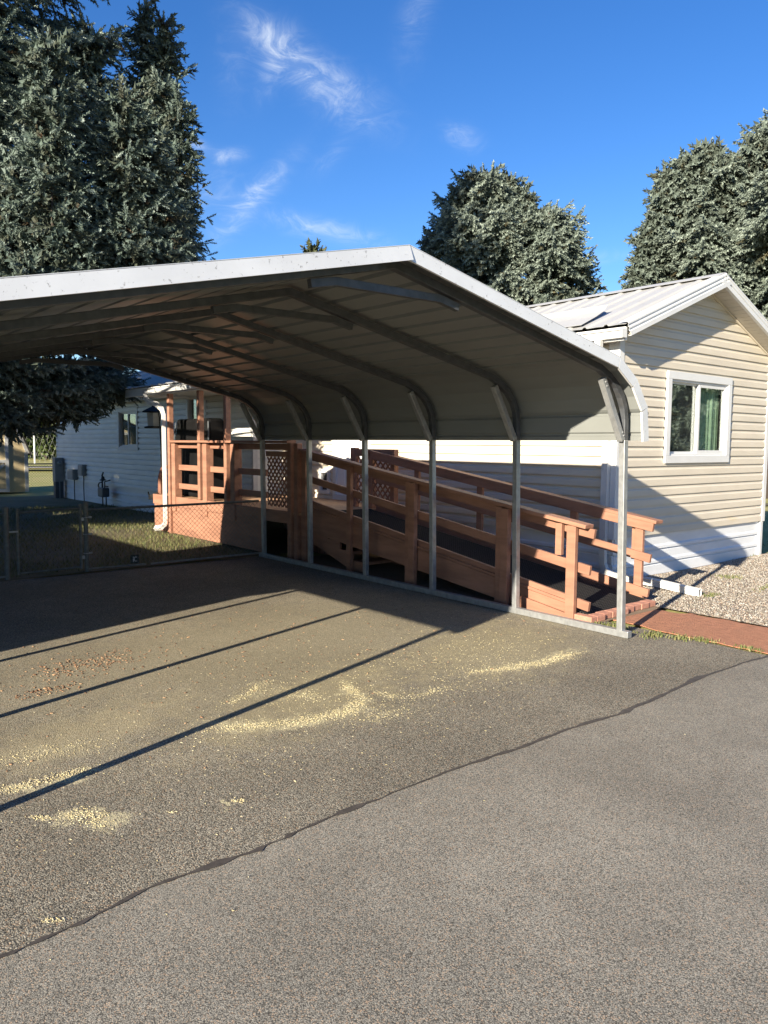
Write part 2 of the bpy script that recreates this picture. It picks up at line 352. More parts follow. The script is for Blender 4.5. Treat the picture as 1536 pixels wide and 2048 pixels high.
M['needles'] = attr_mat('spruce needles', [(0, (.085,.055,.032)), (.14, (.060,.068,.048)), (.5, (.085,.118,.098)), (.8, (.15,.195,.17)), (1, (.29,.345,.31))], .65)
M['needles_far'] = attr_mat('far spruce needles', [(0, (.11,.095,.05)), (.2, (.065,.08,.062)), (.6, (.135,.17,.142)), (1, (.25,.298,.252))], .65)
M['leaf'] = attr_mat('leaves', [(0, (.025,.035,.012)), (.5, (.05,.075,.02)), (1, (.10,.13,.03))], .6)
M['leaf_brown'] = attr_mat('brownish needles', [(0, (.03,.04,.018)), (1, (.085,.09,.04))], .6)
M['grass'] = attr_mat('grass blades', [(0, (.05,.06,.02)), (.5, (.10,.13,.04)), (1, (.24,.21,.10))], .6)
M['straw'] = attr_mat('straw flecks', [(0, (.42,.36,.20)), (.6, (.58,.50,.28)), (1, (.66,.60,.42))], .8)
M['chips'] = attr_mat('bark chips', [(0, (.13,.07,.04)), (.6, (.25,.14,.08)), (1, (.40,.26,.15))], .85)

def np_mesh(name, verts, faces, mat, parent=None, tint=None, smooth=False):
    """big triangle/quad mesh from numpy arrays; tint = per-vertex float"""
    me = D.meshes.new(name); off = world_loc(parent) if parent else Vector((0,0,0))
    v = np.ascontiguousarray(verts - np.array(off), dtype=np.float32); n = faces.shape[1]
    me.vertices.add(len(v)); me.vertices.foreach_set('co', v.ravel())
    me.loops.add(faces.size); me.loops.foreach_set('vertex_index', faces.ravel().astype(np.int32))
    me.polygons.add(len(faces)); me.polygons.foreach_set('loop_start', np.arange(0, faces.size, n, dtype=np.int32))
    if tint is not None:
        at = me.attributes.new('tint', 'FLOAT', 'POINT'); at.data.foreach_set('value', np.ascontiguousarray(tint, dtype=np.float32))
    me.materials.append(mat); me.update(calc_edges=True); me.validate()
    o = D.objects.new(name, me); col.objects.link(o)
    if parent: o.parent = parent
    return o
def instance(tv, tf, pos, rot, scale, tint, tipv=0.0):
    """copies of template (tv,tf): rot (n,3,3), scale (n,3) or (n,1)"""
    n = len(pos); V = np.einsum('nij,nkj->nki', rot, tv[None]*scale[:, None, :]) + pos[:, None, :]
    F = tf[None] + (np.arange(n)*len(tv))[:, None, None]
    tt = tint[:, None]+tipv*(tv[:, 2]-.45)[None, :]          # new growth at a twig's end is paler
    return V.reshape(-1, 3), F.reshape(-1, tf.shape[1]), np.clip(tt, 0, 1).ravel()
def frames(d, rng):
    """rotation matrices whose z axis is d, random roll"""
    d = d/np.linalg.norm(d, axis=1, keepdims=True)
    a = np.cross(d, rng.normal(size=d.shape)); a /= np.linalg.norm(a, axis=1, keepdims=True)+1e-9
    return np.stack([a, np.cross(d, a), d], -1)

# ------------------------------------------------------------------ ground
def hz(x, y):
    d = math.hypot(x, y); t = min(1, max(0, (d-29)/22)); return .72*t*t*(3-2*t)
def sheet(name, poly, z, mat):
    mb = MB(); mb.add([(x, y, z) for x, y in poly], [tuple(range(len(poly)))]); o = mb.build(name, mat); o['kind'] = 'structure'; return o
gx = [-400,-150,-60]+list(np.arange(-20, 61, 4.0))+[90,150,400]; gy = [-300,-100,-30]+list(np.arange(-8, 101, 4.0))+[150,400]
mb = MB(); nx, ny = len(gx), len(gy)
mb.add([(x, y, hz(x, y)-.02) for y in gy for x in gx], [(j*nx+i, j*nx+i+1, (j+1)*nx+i+1, (j+1)*nx+i) for j in range(ny-1) for i in range(nx-1)])
tag(mb.build('ground', M['grassland'], smooth=True), kind='structure')
SEAM = [(-9.0,2.72),(-2.0,2.63),(.587,2.663),(.80,2.672),(1.13,2.735),(1.57,2.72),(1.76,2.735),(2.02,2.765),(2.30,2.765),(2.75,2.785),(3.27,2.755),(3.74,2.765),(4.21,2.72),(4.75,2.75),(5.36,2.80),(6.12,2.777),(6.40,2.74)]
sheet('driveway', [(x, y) for x, y in SEAM]+[(6.42,4.30),(6.12,10.12),(-9.0,10.12)], 0, M['asphalt_old'])
sheet('road', [(x, y) for x, y in SEAM][::-1]+[(-9,-8),(6.40,-8)], .0, M['asphalt_new'])
ss = []; r_ = random.Random(3)
for a, b in zip(SEAM[1:], SEAM[2:]):
    for k in range(6):
        t = k/6; ss.append((a[0]+(b[0]-a[0])*t, a[1]+(b[1]-a[1])*t+r_.uniform(-.006,.006), (.006 if a[0] < 2.4 else .011)+r_.uniform(-.005,.007)+(.012 if r_.random() < .1 else 0)))
ss.append((*SEAM[-1], .03))
mb = MB(); mb.add([(x, y-w, .004) for x, y, w in ss]+[(x, y+w, .004) for x, y, w in ss], [(i, i+1, len(ss)+i+1, len(ss)+i) for i in range(len(ss)-1)])
tag(mb.build('tar_seam', M['tar']), kind='structure')
# gravel bed beside the house, lawn behind the fence, bare dirt under ramp and deck
def bumpy(name, x0, x1, y0, y1, step, z, amp, mat, seed, edge=.0):
    rr = random.Random(seed); xs = np.arange(x0, x1+1e-6, step); ys = np.arange(y0, y1+1e-6, step); ph = [rr.uniform(0,6) for _ in range(6)]
    mb = MB(); nx = len(xs)
    f = lambda x, y: amp*(math.sin(1.3*x+ph[0])*math.sin(1.7*y+ph[1])+.5*math.sin(3.1*x+ph[2]+y)+.5*math.sin(2.7*y+ph[3]-x))
    mb.add([(x, y, z+f(x,y)) for y in ys for x in xs], [(j*nx+i, j*nx+i+1, (j+1)*nx+i+1, (j+1)*nx+i) for j in range(len(ys)-1) for i in range(nx-1)])
    o = mb.build(name, mat, smooth=True); o['kind'] = 'structure'; return o, f
_, fg = bumpy('gravel_bed', 7.40, 15.0, .5, 5.6, .2, .012, .008, M['gravel'], 5)
sheet('dirt', [(6.10,4.30),(7.42,4.30),(7.42,5.6),(8.3,5.6),(8.3,9.6),(6.12,9.6)], .004, M['dirt'])
_, fl = bumpy('lawn', -12, 24.0, 10.14, 26.0, .4, .006, .012, M['lawn'], 9)
def strip(name, pts, w, mat, dz):
    mb = MB(); n = len(pts); vs = []
    for i, (x, y) in enumerate(pts):
        a = pts[max(0,i-1)]; b = pts[min(n-1,i+1)]; dx, dy = b[0]-a[0], b[1]-a[1]; l = math.hypot(dx, dy); px, py = -dy/l*w/2, dx/l*w/2
        for s in (-1, 1): vs.append((x+s*px, y+s*py, max(hz(x-px, y-py), hz(x+px, y+py), hz(x, y))+dz))
    mb.add(vs, [(2*i, 2*i+1, 2*i+3, 2*i+2) for i in range(n-1)]); return tag(mb.build(name, mat), kind='structure')
strip('path', [(4,40.5),(10,38.6),(16,36.4),(24,32.5)], 1.2, M['concrete'], .12)
strip('far_lane', [(4,42.6),(10,40.7),(16,38.5),(24,34.6)], 1.7, M['asphalt_new'], .11)

# ------------------------------------------------------------------ carport
RX = 3.33; FY = [3.87+1.219*i for i in range(6)]; YF, YR = 3.70, FY[-1]+.16
root = empty('carport', (RX, 6.9, 0), 'open metal carport with bowed roof on slim galvanised posts over the driveway', 'carport')
SH = .022                                        # the frame leans a touch along Y
def mir(pts): return [(2*RX-x, z) for x, z in pts]
def skew(mb):
    """the real frame is not quite square: the left side is wider, a little lower and nearer"""
    out = []
    for x, y, z in mb.v:
        t = max(0, (RX-x)/2.66); out.append((x if t == 0 else RX-(RX-x)*1.08, y-.20*t, z-.07*min(1, t/.876)*min(1, max(0, (z-.1)/1.6))))
    mb.v = out; return mb
prof_r = [(6.085,1.745),(6.080,1.90),(6.062,2.02),(6.02,2.125),(5.935,2.235),(5.80,2.335),(5.655,2.405)]
ridge = (RX, 2.915)
def ribs(a, b, pitch=.229, h=.026):
    """outward ribs along the straight slope a->b"""
    out = [a]; d = Vector((b[0]-a[0], b[1]-a[1])); n = d.length; d /= n; k = Vector((-d.y, d.x));  k = k if k.y > 0 else -k
    s = pitch*.6
    while s < n-.06:
        for ds, hh in ((-.028,0),(-.014,h),(.014,h),(.028,0)): q = Vector(a)+d*(s+ds)+k*hh; out.append((q.x, q.y))
        s += pitch
    return out+[b]
side = [prof_r[0]]
for a in (1.80, 1.98): side += [(6.084, a-.02),(6.098, a-.008),(6.098, a+.008),(6.080, a+.02)]
half = side+prof_r[2:-1]+ribs(prof_r[-1], ridge)
full = half+[(2*RX-x, z) for x, z in half[::-1]][1:]
mb = MB(); n = len(full); ysp = np.linspace(YF, YR, 8)
mb.add([(x, y+SH*z, z) for y in ysp for x, z in full], [(j*n+i, j*n+i+1, (j+1)*n+i+1, (j+1)*n+i) for j in range(7) for i in range(n-1)])
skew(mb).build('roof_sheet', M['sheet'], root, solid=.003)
# ridge cap on top
mb = MB(); mb.sweep([(RX-.16, YF+SH*2.94, 2.934-.16*.222),(RX, YF+SH*2.94, 2.934),(RX+.16, YF+SH*2.94, 2.934-.16*.222)], [(0,-.002),(YR-YF,-.002),(YR-YF,.002),(0,.002)], (0,1,0)); skew(mb).build('ridge_cap', M['fasc'], root)
# front and rear fascia trims: bent channels, slit where they turn the bow
def fascia(pts, y, s, tilt, name='fascia_trim'):
    """pts outer edge in (x,z); face 88 mm deep at y; s = +1 rear / -1 front"""
    mb = MB(); P = [Vector((a[0], a[1])) for a in pts]
    cen = Vector((RX, 1.6)); n = len(P); I = []
    for i in range(n):
        d0 = (P[i]-P[i-1]).normalized() if i else (P[1]-P[0]).normalized(); d1 = (P[i+1]-P[i]).normalized() if i < n-1 else d0
        t = (d0+d1).normalized(); k = Vector((-t.y, t.x)); k = k if k.dot(cen-P[i]) > 0 else -k
        I.append(P[i]+k*(.090/max(.5, t.dot(d0))))
    for i in range(n-1):
        a, b, c, d = P[i], P[i+1], I[i+1], I[i]
        if n > 2 and i: a = a+(b-a)*.006; d = d+(c-d)*.03
        yo = y; yi = y+s*tilt
        yb = y-s*.05
        Z = lambda q, yy: (q.x, yy+SH*q.y, q.y)
        th = .003*s
        mb.add([Z(a,yo),Z(b,yo),Z(c,yi),Z(d,yi),Z(a,yo-th),Z(b,yo-th),Z(c,yi-th),Z(d,yi-th)], [(0,1,2,3),(7,6,5,4),(0,4,5,1),(1,5,6,2),(2,6,7,3),(3,7,4,0)])
        o_ = Vector((0, .006))
        mb.add([Z(a+o_,yo),Z(b+o_,yo),Z(b+o_,yb),Z(a+o_,yb),Z(a+o_*.4,yo),Z(b+o_*.4,yo),Z(b+o_*.4,yb),Z(a+o_*.4,yb)], [(0,1,2,3),(7,6,5,4),(0,4,5,1),(1,5,6,2),(2,6,7,3),(3,7,4,0)])
        if i == n-2: pass
        mb.add([Z(d,yi),Z(c,yi),Z(c,yi-s*.02),Z(d,yi-s*.02),Z(d,yi)], [(0,1,2,3)])
    return skew(mb).build(name, M['fasc'], root)
tr_r = [(RX, 2.945),(5.66,2.425),(5.905,2.262),(6.075,2.03),(6.102,1.742)]
tr_l = [(2*RX-x, z) for x, z in tr_r]
fascia(tr_r, YF-.006, -1, .004); fascia(tr_l, YF-.009, -1, .012)
fascia(tr_r, YR+.006, 1, 0); fascia(tr_l, YR+.009, 1, 0)
T = .057
sq = lambda w, h: [(-w/2,-h/2),(w/2,-h/2),(w/2,h/2),(-w/2,h/2)]
for y in FY:
    for sx in (1, -1):
        X = lambda x: RX+sx*(x-RX)
        L3 = lambda x, z: (X(x), y+SH*z, z)
        mb = MB(); mb.sweep([L3(5.99,.06), L3(5.99,1.75)], sq(T,T), (0,1,0)); skew(mb).build('post', M['galv'], root, bevel=.004)
        mb = MB(); mb.sweep([L3(5.93,1.70), L3(5.90,1.82), L3(5.63,2.24), L3(5.59,2.33)][1:3] and [L3(5.952,1.745), L3(5.655,2.265)], sq(.055,.055), (0,1,0))
        for bx, bz in ((5.945,1.785),(5.93,1.815),(5.672,2.235),(5.69,2.20)): mb.tube([L3(bx, bz), tuple(a-b for a, b in zip(L3(bx, bz), (0,.034,0)))], .009, 6)
        skew(mb).build('knee_brace', M['galv'], root, bevel=.004)
    arc = [(5.99,1.751),(5.99,1.93),(5.975,2.03),(5.93,2.125),(5.85,2.215),(5.74,2.29),(5.61,2.35)]
    path = arc+[(RX, 2.857)]+mir(arc)[::-1]
    mb = MB(); mb.sweep([(x, y+SH*z, z) for x, z in path], sq(T,T), (0,1,0)); skew(mb).build('rafter', M['galv_shade'], root, bevel=.004)
    # peak tie: flat strap-like tube with pinched, bent ends
    mb = MB(); z0 = 2.655
    tp = [(2.70,2.655),(2.88,2.690),(3.75,2.690),(3.93,2.650)]
    mb.sweep([(x, y+SH*z, z) for x, z in tp], sq(.042,.052), (0,1,0)); skew(mb).build('peak_tie', M['galv_shade'], root, bevel=.003)
for sx in (1, -1):
    x = RX+sx*(5.99-RX); mb = MB(); mb.box(x-.032, x+.032, YF+.08, YR-.05, .004, .064); skew(mb).build('base_rail', M['galv'], root, bevel=.004)

# ------------------------------------------------------------------ house
house = empty('mobile_home', (10.3, 15, 0), 'cream lap sided single storey home with white ribbed metal roof beside the ramp', 'house')
PROF = lambda c: [(0,.020),(.60*c,.017),(.74*c,.006),(c,.003)]
def siding(mb, put, z0, z1, span, holes=(), c=.127, proud=1.0):
    k = 0
    while z0+k*c < z1-1e-6:
        zb = z0+k*c; pr = [(a, b*proud) for a, b in PROF(c)]
        segs = [((zb, -.012*proud),(zb+.001, .020*proud))]+[((zb+pr[i][0], pr[i][1]),(zb+pr[i+1][0], pr[i+1][1])) for i in range(3)]
        for (za, da), (zc, dc) in segs:
            if za >= z1: continue
            if zc > z1: dc = da+(dc-da)*(z1-za)/(zc-za); zc = z1
            cuts = [za]+sorted(h for q in holes for h in (q[2], q[3]) if za < h < zc)+[zc]
            if za == zc: cuts = [za, zc]
            for a, b in zip(cuts, cuts[1:]):
                fa = da+(dc-da)*((a-za)/(zc-za) if zc > za else 0); fb = da+(dc-da)*((b-za)/(zc-za) if zc > za else 1)
                iv = [(span(a), span(b))]; zm = (a+b)/2
                for (h0, h1, g0, g1) in holes:
                    if g0 < zm < g1 or (za == zc and g0 <= za < g1):
                        nv = []
                        for (A, B) in iv:
                            if h0 > A[0]: nv.append(((A[0], min(h0, A[1])), (B[0], min(h0, B[1]))))
                            if h1 < A[1]: nv.append(((max(h1, A[0]), A[1]), (max(h1, B[0]), B[1])))
                        iv = nv
                for (A, B) in iv:
                    if A[1]-A[0] < 1e-4 and B[1]-B[0] < 1e-4: continue
                    mb.add([put(A[0],a,fa), put(A[1],a,fa), put(B[1],b,fb), put(B[0],b,fb)], [(0,1,2,3)])
        k += 1
YG, XL, XRt, XN, XGR = 5.5, 8.28, 12.30, 8.30, 7.63
XRG, ZRG = 10.29, 3.985; SL = .385               # ridge line and roof slope
def roofz(x): return ZRG-abs(x-XRG)*SL
ZS = .552                                        # siding starts here, skirting below
WIN = (9.33, 11.05, 1.475, 2.675)
mb = MB(); siding(mb, lambda u, z, d: (u, YG-d, z), ZS, ZRG-.12, lambda z: (max(XL+.02, XRG-(ZRG-.10-z)/SL), min(XRt-.02, XRG+(ZRG-.10-z)/SL)), [WIN])
mb.build('wall', M['siding'], house)
YE, YB = 13.07, 24.9
DOOR = (10.30, 11.36, .70, 2.76); PET = (11.46, 11.80, .78, 1.24)
mb = MB(); siding(mb, lambda u, z, d: (XN-d, u, z), ZS, 3.05, lambda z: (YG+.02, YE), [DOOR, PET], proud=1.7); mb.build('wall', M['siding'], house)
W1 = (18.55, 19.85, 1.49, 2.56); W2 = (20.62, 21.92, 2.50, 2.84); W3 = (14.94, 15.87, 1.70, 2.78)
mb = MB(); siding(mb, lambda u, z, d: (XGR-d, u, z), ZS, 2.95, lambda z: (YE+.02, YB), [W1, W2, W3], proud=1.9); o = mb.build('wall', M['siding_grey'], house); o['label'] = 'pale grey rear wall of the home in deep shade'
mb = MB(); siding(mb, lambda u, z, d: (u, YE-d, z), ZS, 2.95, lambda z: (XGR+.02, XN)); mb.build('wall', M['siding_grey'], house)
# inner shell, floor to wall plate, dark, behind the siding
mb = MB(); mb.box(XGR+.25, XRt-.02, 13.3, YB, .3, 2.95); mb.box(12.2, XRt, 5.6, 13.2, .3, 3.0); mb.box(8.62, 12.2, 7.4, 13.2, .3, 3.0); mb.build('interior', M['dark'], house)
# skirting: three wide ribs
def skirt(mb, put, u0, u1, zt):
    pr = [(.0,.0),(.0,.012),(.135,.012),(.15,-.006),(.165,.020),(.20,.020),(.22,.004),(.32,.004),(.335,-.008),(.35,.018),(.385,.018),(.405,.002),(zt,.002)]
    for (za, da), (zb, db) in zip(pr, pr[1:]): mb.add([put(u0,za,da), put(u1,za,da), put(u1,zb,db), put(u0,zb,db)], [(0,1,2,3)])
mb = MB(); skirt(mb, lambda u, z, d: (u, YG+.02-d, z), XL, XRt, ZS+.01); skirt(mb, lambda u, z, d: (XN+.02-d, u, z), YG, YE, ZS+.01)
skirt(mb, lambda u, z, d: (XGR+.02-d, u, z), YE, YB, ZS+.01); mb.build('skirting', M['skirt'], house)
# corner posts
mb = MB(); mb.box(XL-.030, XL+.075, YG-.024, YG+.06, ZS-.01, 3.02); mb.box(XL-.030, XL+.02, YG+.062, YG+.13, ZS-.01, 3.02); mb.build('corner_trim', M['trim'], house, bevel=.005)
mb = MB(); mb.box(XRt-.075, XRt+.03, YG-.024, YG+.10, ZS-.01, 3.1); mb.build('corner_trim', M['trim'], house, bevel=.005)
mb = MB(); mb.box(XRt-.10, XRt-.01, YG-.018, YG+.06, 0, ZS-.012); mb.build('corner_trim', M['trim'], house, bevel=.005)
mb = MB(); mb.box(XGR-.022, XGR+.08, YE-.022, YE+.08, ZS, 2.92); mb.build('corner_trim', M['trim'], house, bevel=.005)
mb = MB(); mb.box(XGR-.022, XGR+.05, YB-.08, YB+.02, 0, 2.95); mb.build('corner_trim', M['trim'], house, bevel=.005)
# roof: ribbed sheets on both slopes, near and far part
def ribroof(mb, xe, y0, y1, side_, pitch=.305, x_top=None):
    y = y0; pr = []
    while y < y1:
        for ds, h in ((0,0),(.10,.004),(.20,0),(.235,.0),(.255,.022),(.285,.022)):
            if y+ds <= y1: pr.append((y+ds, h))
        y += pitch
    pr.append((y1, 0)); n = len(pr); vs = []
    xt = XRG if x_top is None else x_top
    for x in (xe, (xe+xt)/2, xt):
        for yy, h in pr: vs.append((XRG+side_*(XRG-x), yy, roofz(x)+h))
    mb.add(vs, [(j*n+i, j*n+i+1, (j+1)*n+i+1, (j+1)*n+i) for j in range(2) for i in range(n-1)])
YO = 5.24
mb = MB(); ribroof(mb, 8.02, YO+.02, YE, 1); ribroof(mb, 7.33, YE+.01, YB+.28, 1); ribroof(mb, 8.02, YO+.02, YB+.28, -1); mb.build('roof', M['roof'], house, solid=.003)
# porch roof: lower pitch sheet carried on the deck posts
mb = MB(); pr = []
y = 10.75
while y < 15.2:
    for ds, h in ((0,0),(.20,0),(.235,0),(.255,.022),(.285,.022)): pr.append((y+ds, h))
    y += .305
n = len(pr); vs = [(x, yy, z+h) for x, z in ((5.92,2.735),(7.36,2.93)) for yy, h in pr]
mb.add(vs, [(i, i+1, n+i+1, n+i) for i in range(n-1)]); mb.build('porch_roof', M['roof'], house, solid=.003)
mb = MB(); mb.box(5.98, 6.02, 10.75, 15.2, 2.58, 2.725); mb.box(6.021, 7.6, 15.16, 15.2, 2.60, 2.80); mb.build('fascia', M['trim'], house)
mb = MB(); mb.box(6.03, 7.6, 10.8, 15.15, 2.66, 2.69); mb.build('soffit', M['soffit'], house)
mb = MB(); mb.sweep([(RXX, y_, z_) for RXX, y_, z_ in ((XRG-.17, YO, ZRG-.17*SL+.034),(XRG, YO, ZRG+.036),(XRG+.17, YO, ZRG-.17*SL+.034))], [(0,-.0015),(YB+.28-YO,-.0015),(YB+.28-YO,.0015),(0,.0015)], (0,1,0)); mb.build('ridge_cap', M['roof'], house)
# rake trim: ribbed barge boards on the gable, near slope and far slope
for sgn in (1, -1):
    mb = MB(); xe = 8.02
    a = Vector((XRG-sgn*(XRG-xe), YO, roofz(xe)+.022)); b = Vector((XRG, YO, ZRG+.022)); d = (b-a).normalized(); k = Vector((0,1,0)).cross(d).normalized(); k = k if k.z < 0 else -k
    steps = [(-.004,.11),(-.004,0),(.012,-.012),(.03,-.012),(.035,-.004),(.06,-.004),(.065,-.014),(.08,-.014),(.085,-.004),(.11,-.004),(.113,-.022),(.165,-.022),(.165,.02)]
    vs = []; n = len(steps)
    for P_, ex in ((a, 0), (b, 1)):
        for dn, dy in steps:
            q = P_+k*dn+Vector((0, dy, 0))
            if ex: q = q + d*(dn*abs(k.x)/max(.2, abs(d.x)))       # mitre at the apex
            vs.append(tuple(q))
    mb.add(vs, [(i, i+1, n+i+1, n+i) for i in range(n-1)]); mb.build('rake_trim', M['trim'], house, solid=.003)
    # boarded soffit under the overhang
    mb = MB()
    for i in range(24):
        t0, t1 = i/24, (i+.94)/24; p0 = a.lerp(b, t0)+k*.155; p1 = a.lerp(b, t1)+k*.155
        mb.add([(p0.x, YO+.02, p0.z),(p1.x, YO+.02, p1.z),(p1.x, YG-.002, p1.z),(p0.x, YG-.002, p0.z)], [(0,1,2,3)])
    mb.build('soffit', M['soffit'], house, solid=.006)
    mb = MB(); mb.beam((a+k*.175).lerp(b+k*.175, .08)+Vector((0,YG-YO-.022,0)), b+k*.175+Vector((0,YG-YO-.022,0)), .02, .025); mb.build('frieze_trim', M['siding'], house)
mb = MB(); mb.box(8.045, 8.075, YO+.03, YE, 2.93, 3.085); mb.box(7.36, 7.39, YE+.02, YB+.26, 2.68, 2.82); mb.build('fascia', M['trim'], house)
mb = MB(); mb.box(8.08, XL, YO+.28, YE, 2.945, 2.955); mb.box(7.395, XGR, YE+.02, YB, 2.70, 2.71); mb.build('soffit', M['soffit'], house)
gut = [(0,0),(-.055,0),(-.075,.03),(-.082,.075),(-.105,.085),(-.105,.10),(-.098,.10),(-.098,.09),(-.074,.08),(-.068,.034),(-.052,.006),(0,.006)]
mb = MB(); mb.prism([(8.044+x, 2.955+z) for x, z in gut], 'y', YO+.02, YE); mb.prism([(8.044,2.955),(7.944,2.955),(7.939,3.055),(8.044,3.055)], 'y', YO+.012, YO+.0195); mb.build('gutter', M['trim'], house)
mb = MB(); mb.prism([(5.979+x, 2.60+z) for x, z in gut], 'y', 10.75, 14.2); mb.build('gutter', M['trim'], house)
mb = MB(); mb.prism([(7.359+x, 2.70+z) for x, z in gut], 'y', 15.3, YB+.2); mb.build('gutter', M['trim'], house)
# near downspout with ribs, elbow and long leader lying on the gravel
rp = [(-.04,-.03),(-.02,-.027),(0,-.03),(.02,-.027),(.04,-.03),(.04,.03),(.02,.027),(0,.03),(-.02,.027),(-.04,.03)]
def downspout(pts, name='downspout'):
    mb = MB(); pts = [Vector(p) for p in pts]; vs = []; n = len(rp); a = None
    for i, p in enumerate(pts):
        t = (pts[min(i+1,len(pts)-1)]-pts[max(0,i-1)]).normalized()
        ref = Vector((0,1,0)) if a is None else a
        a = (ref-t*ref.dot(t)).normalized(); b = t.cross(a)
        vs += [p+a*u+b*v for u, v in rp]
    mb.add(vs, [(i*n+j, i*n+(j+1)%n, (i+1)*n+(j+1)%n, (i+1)*n+j) for i in range(len(pts)-1) for j in range(n)]+[tuple(range(n))])
    o = mb.build(name, M['pipe'], house, solid=.003); return o
downspout([(7.99,5.60,2.97),(7.99,5.60,2.84),(8.03,5.60,2.76),(8.14,5.60,2.66),(8.20,5.60,2.56),(8.215,5.60,2.4),(8.215,5.60,.36),(8.215,5.595,.24),(8.22,5.56,.16),(8.23,5.48,.115),(8.25,5.36,.105),(8.31,4.9,.085),(8.30,4.36,.05)])
downspout([(5.93,14.12,2.60),(5.93,14.12,2.54),(5.95,14.02,2.46),(6.02,13.80,2.40),(6.05,13.66,2.32),(6.06,13.60,2.20),(6.06,13.60,.30),(6.06,13.62,.19),(6.03,13.70,.12),(5.97,13.85,.10)])
# loose bent flashing on the roof
mb = MB(); vs = []
for y in (5.95, 6.4, 7.0, 7.6):
    for (x, h) in ((8.12,.035),(8.45,.05),(8.62,.075),(8.70,.13)): vs.append((x, y+(.02 if x > 8.4 else 0), roofz(x)+h))
mb.add(vs, [(j*4+i, j*4+i+1, (j+1)*4+i+1, (j+1)*4+i) for j in range(3) for i in range(3)]); o = mb.build('roof_flashing', M['roof'], house, solid=.004); o['label'] = 'loose bent sheet of white flashing on the roof edge'

def frame_ring(mb, put, u0, u1, z0, z1, w, d0, d1, m=0):
    """four mitre-free boards round a rectangle; put(u,z,d)"""
    for (a, b, c, e) in ((u0,u1,z1-w,z1),(u0,u1,z0,z0+w),(u0,u0+w,z0+w,z1-w),(u1-w,u1,z0+w,z1-w)):
        vs = [put(u,z,d) for d in (d0,d1) for u,z in ((a,c),(b,c),(b,e),(a,e))]
        mb.add(vs, [(0,1,2,3),(7,6,5,4),(0,4,5,1),(1,5,6,2),(2,6,7,3),(3,7,4,0)], m)
def slab(mb, put, u0, u1, z0, z1, d0, d1):
    vs = [put(u,z,d) for d in (d0,d1) for u,z in ((u0,z0),(u1,z0),(u1,z1),(u0,z1))]
    mb.add(vs, [(0,1,2,3),(7,6,5,4),(0,4,5,1),(1,5,6,2),(2,6,7,3),(3,7,4,0)])
def window(put, w, trim=.085, split=.46, curtain=None, flip=False, hdr=0):
    u0, u1, z0, z1 = w
    mb = MB(); frame_ring(mb, put, u0, u1, z0, z1, trim, .004, .034); o = mb.build('window', M['trim'], house, bevel=.004)
    a, b, c, d = u0+trim, u1-trim, z0+trim, z1-trim; um = a+(b-a)*split
    mb = MB(); frame_ring(mb, put, a-.004, b+.004, c-.004, d+.004, .03, -.05, .012); frame_ring(mb, put, um-.02, b-.026, c+.026, d-.026, .045, -.028, .004); frame_ring(mb, put, a+.026, um+.018, c+.026, d-.026, .028, -.047, -.03); mb.build('sash', M['trim'], o)
    mb = MB(); slab(mb, put, um+.02, b-.06, c+.06, d-.06, -.018, -.014); slab(mb, put, a+.05, um, c+.05, d-.05, -.042, -.038); mb.build('glass', M['glass'], o)
    mb = MB(); slab(mb, put, a+.052, um-.002, c+.052, d-.052, -.062, -.058); mb.build('insect_screen', M['screen'], o)
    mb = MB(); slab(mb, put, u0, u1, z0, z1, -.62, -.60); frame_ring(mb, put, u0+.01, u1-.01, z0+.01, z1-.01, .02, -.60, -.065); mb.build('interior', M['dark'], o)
    if curtain:
        mb = MB(); n = 46; vs = []
        ua, ub = um+.20, b+.02
        for zz in (c+.01, d-.01):
            for i in range(n+1): t = i/n; vs.append(put(ua+(ub-ua)*t, zz, -.13+.028*math.sin(t*44)+.012*math.sin(t*13)))
        mb.add(vs, [(i, i+1, n+2+i, n+1+i) for i in range(n)]); mb.build('curtain', curtain, o, smooth=True)
    return o
window(lambda u, z, d: (u, YG-.012-d, z), WIN, .10, .50, M['curtain'])
gput = lambda u, z, d: (XGR-.012-d, u, z)
window(lambda u, z, d: gput(W1[0]+W1[1]-u, z, d), W1, .09, .5, M['curtain_pale'])
window(lambda u, z, d: gput(W2[0]+W2[1]-u, z, d), W2, .06, .5)
window(lambda u, z, d: gput(W3[0]+W3[1]-u, z, d), W3, .09, .5, M['curtain_pale'])
# door with frame, knob, pet door in the wall beside it
yput = lambda u, z, d: (XN-.012-d, u, z)
mb = MB(); frame_ring(mb, yput, *DOOR, .09, -.02, .03); o = mb.build('door', M['trim'], house, bevel=.004)
mb = MB(); slab(mb, yput, DOOR[0]+.09, DOOR[1]-.09, DOOR[2]+.09, DOOR[3]-.09, -.03, .0)
for (a, b) in ((.20,.44),(.52,.76)):
    for (c, d) in ((.25,.95),(1.1,1.85)): frame_ring(mb, yput, DOOR[0]+a, DOOR[0]+b, DOOR[2]+c, DOOR[2]+d, .03, 0, .008)
mb.build('door_leaf', M['door'], o)
mb = MB(); mb.lathe((0,0,0), [(.012,-.03),(.012,.02),(.028,.03),(.03,.05),(.012,.06)], 12); mb.v = [(XN-.015-z, DOOR[0]+.15+y, 1.68+x) for x, y, z in mb.v]; mb.build('door_knob', M['galv'], o, smooth=True)
mb = MB(); frame_ring(mb, yput, *PET, .075, -.02, .035); o = mb.build('pet_door', M['trim'], house, bevel=.005)
mb = MB(); slab(mb, yput, PET[0]+.07, PET[1]-.07, PET[2]+.07, PET[3]-.07, -.015, -.005); mb.build('pet_flap', M['dark'], o)
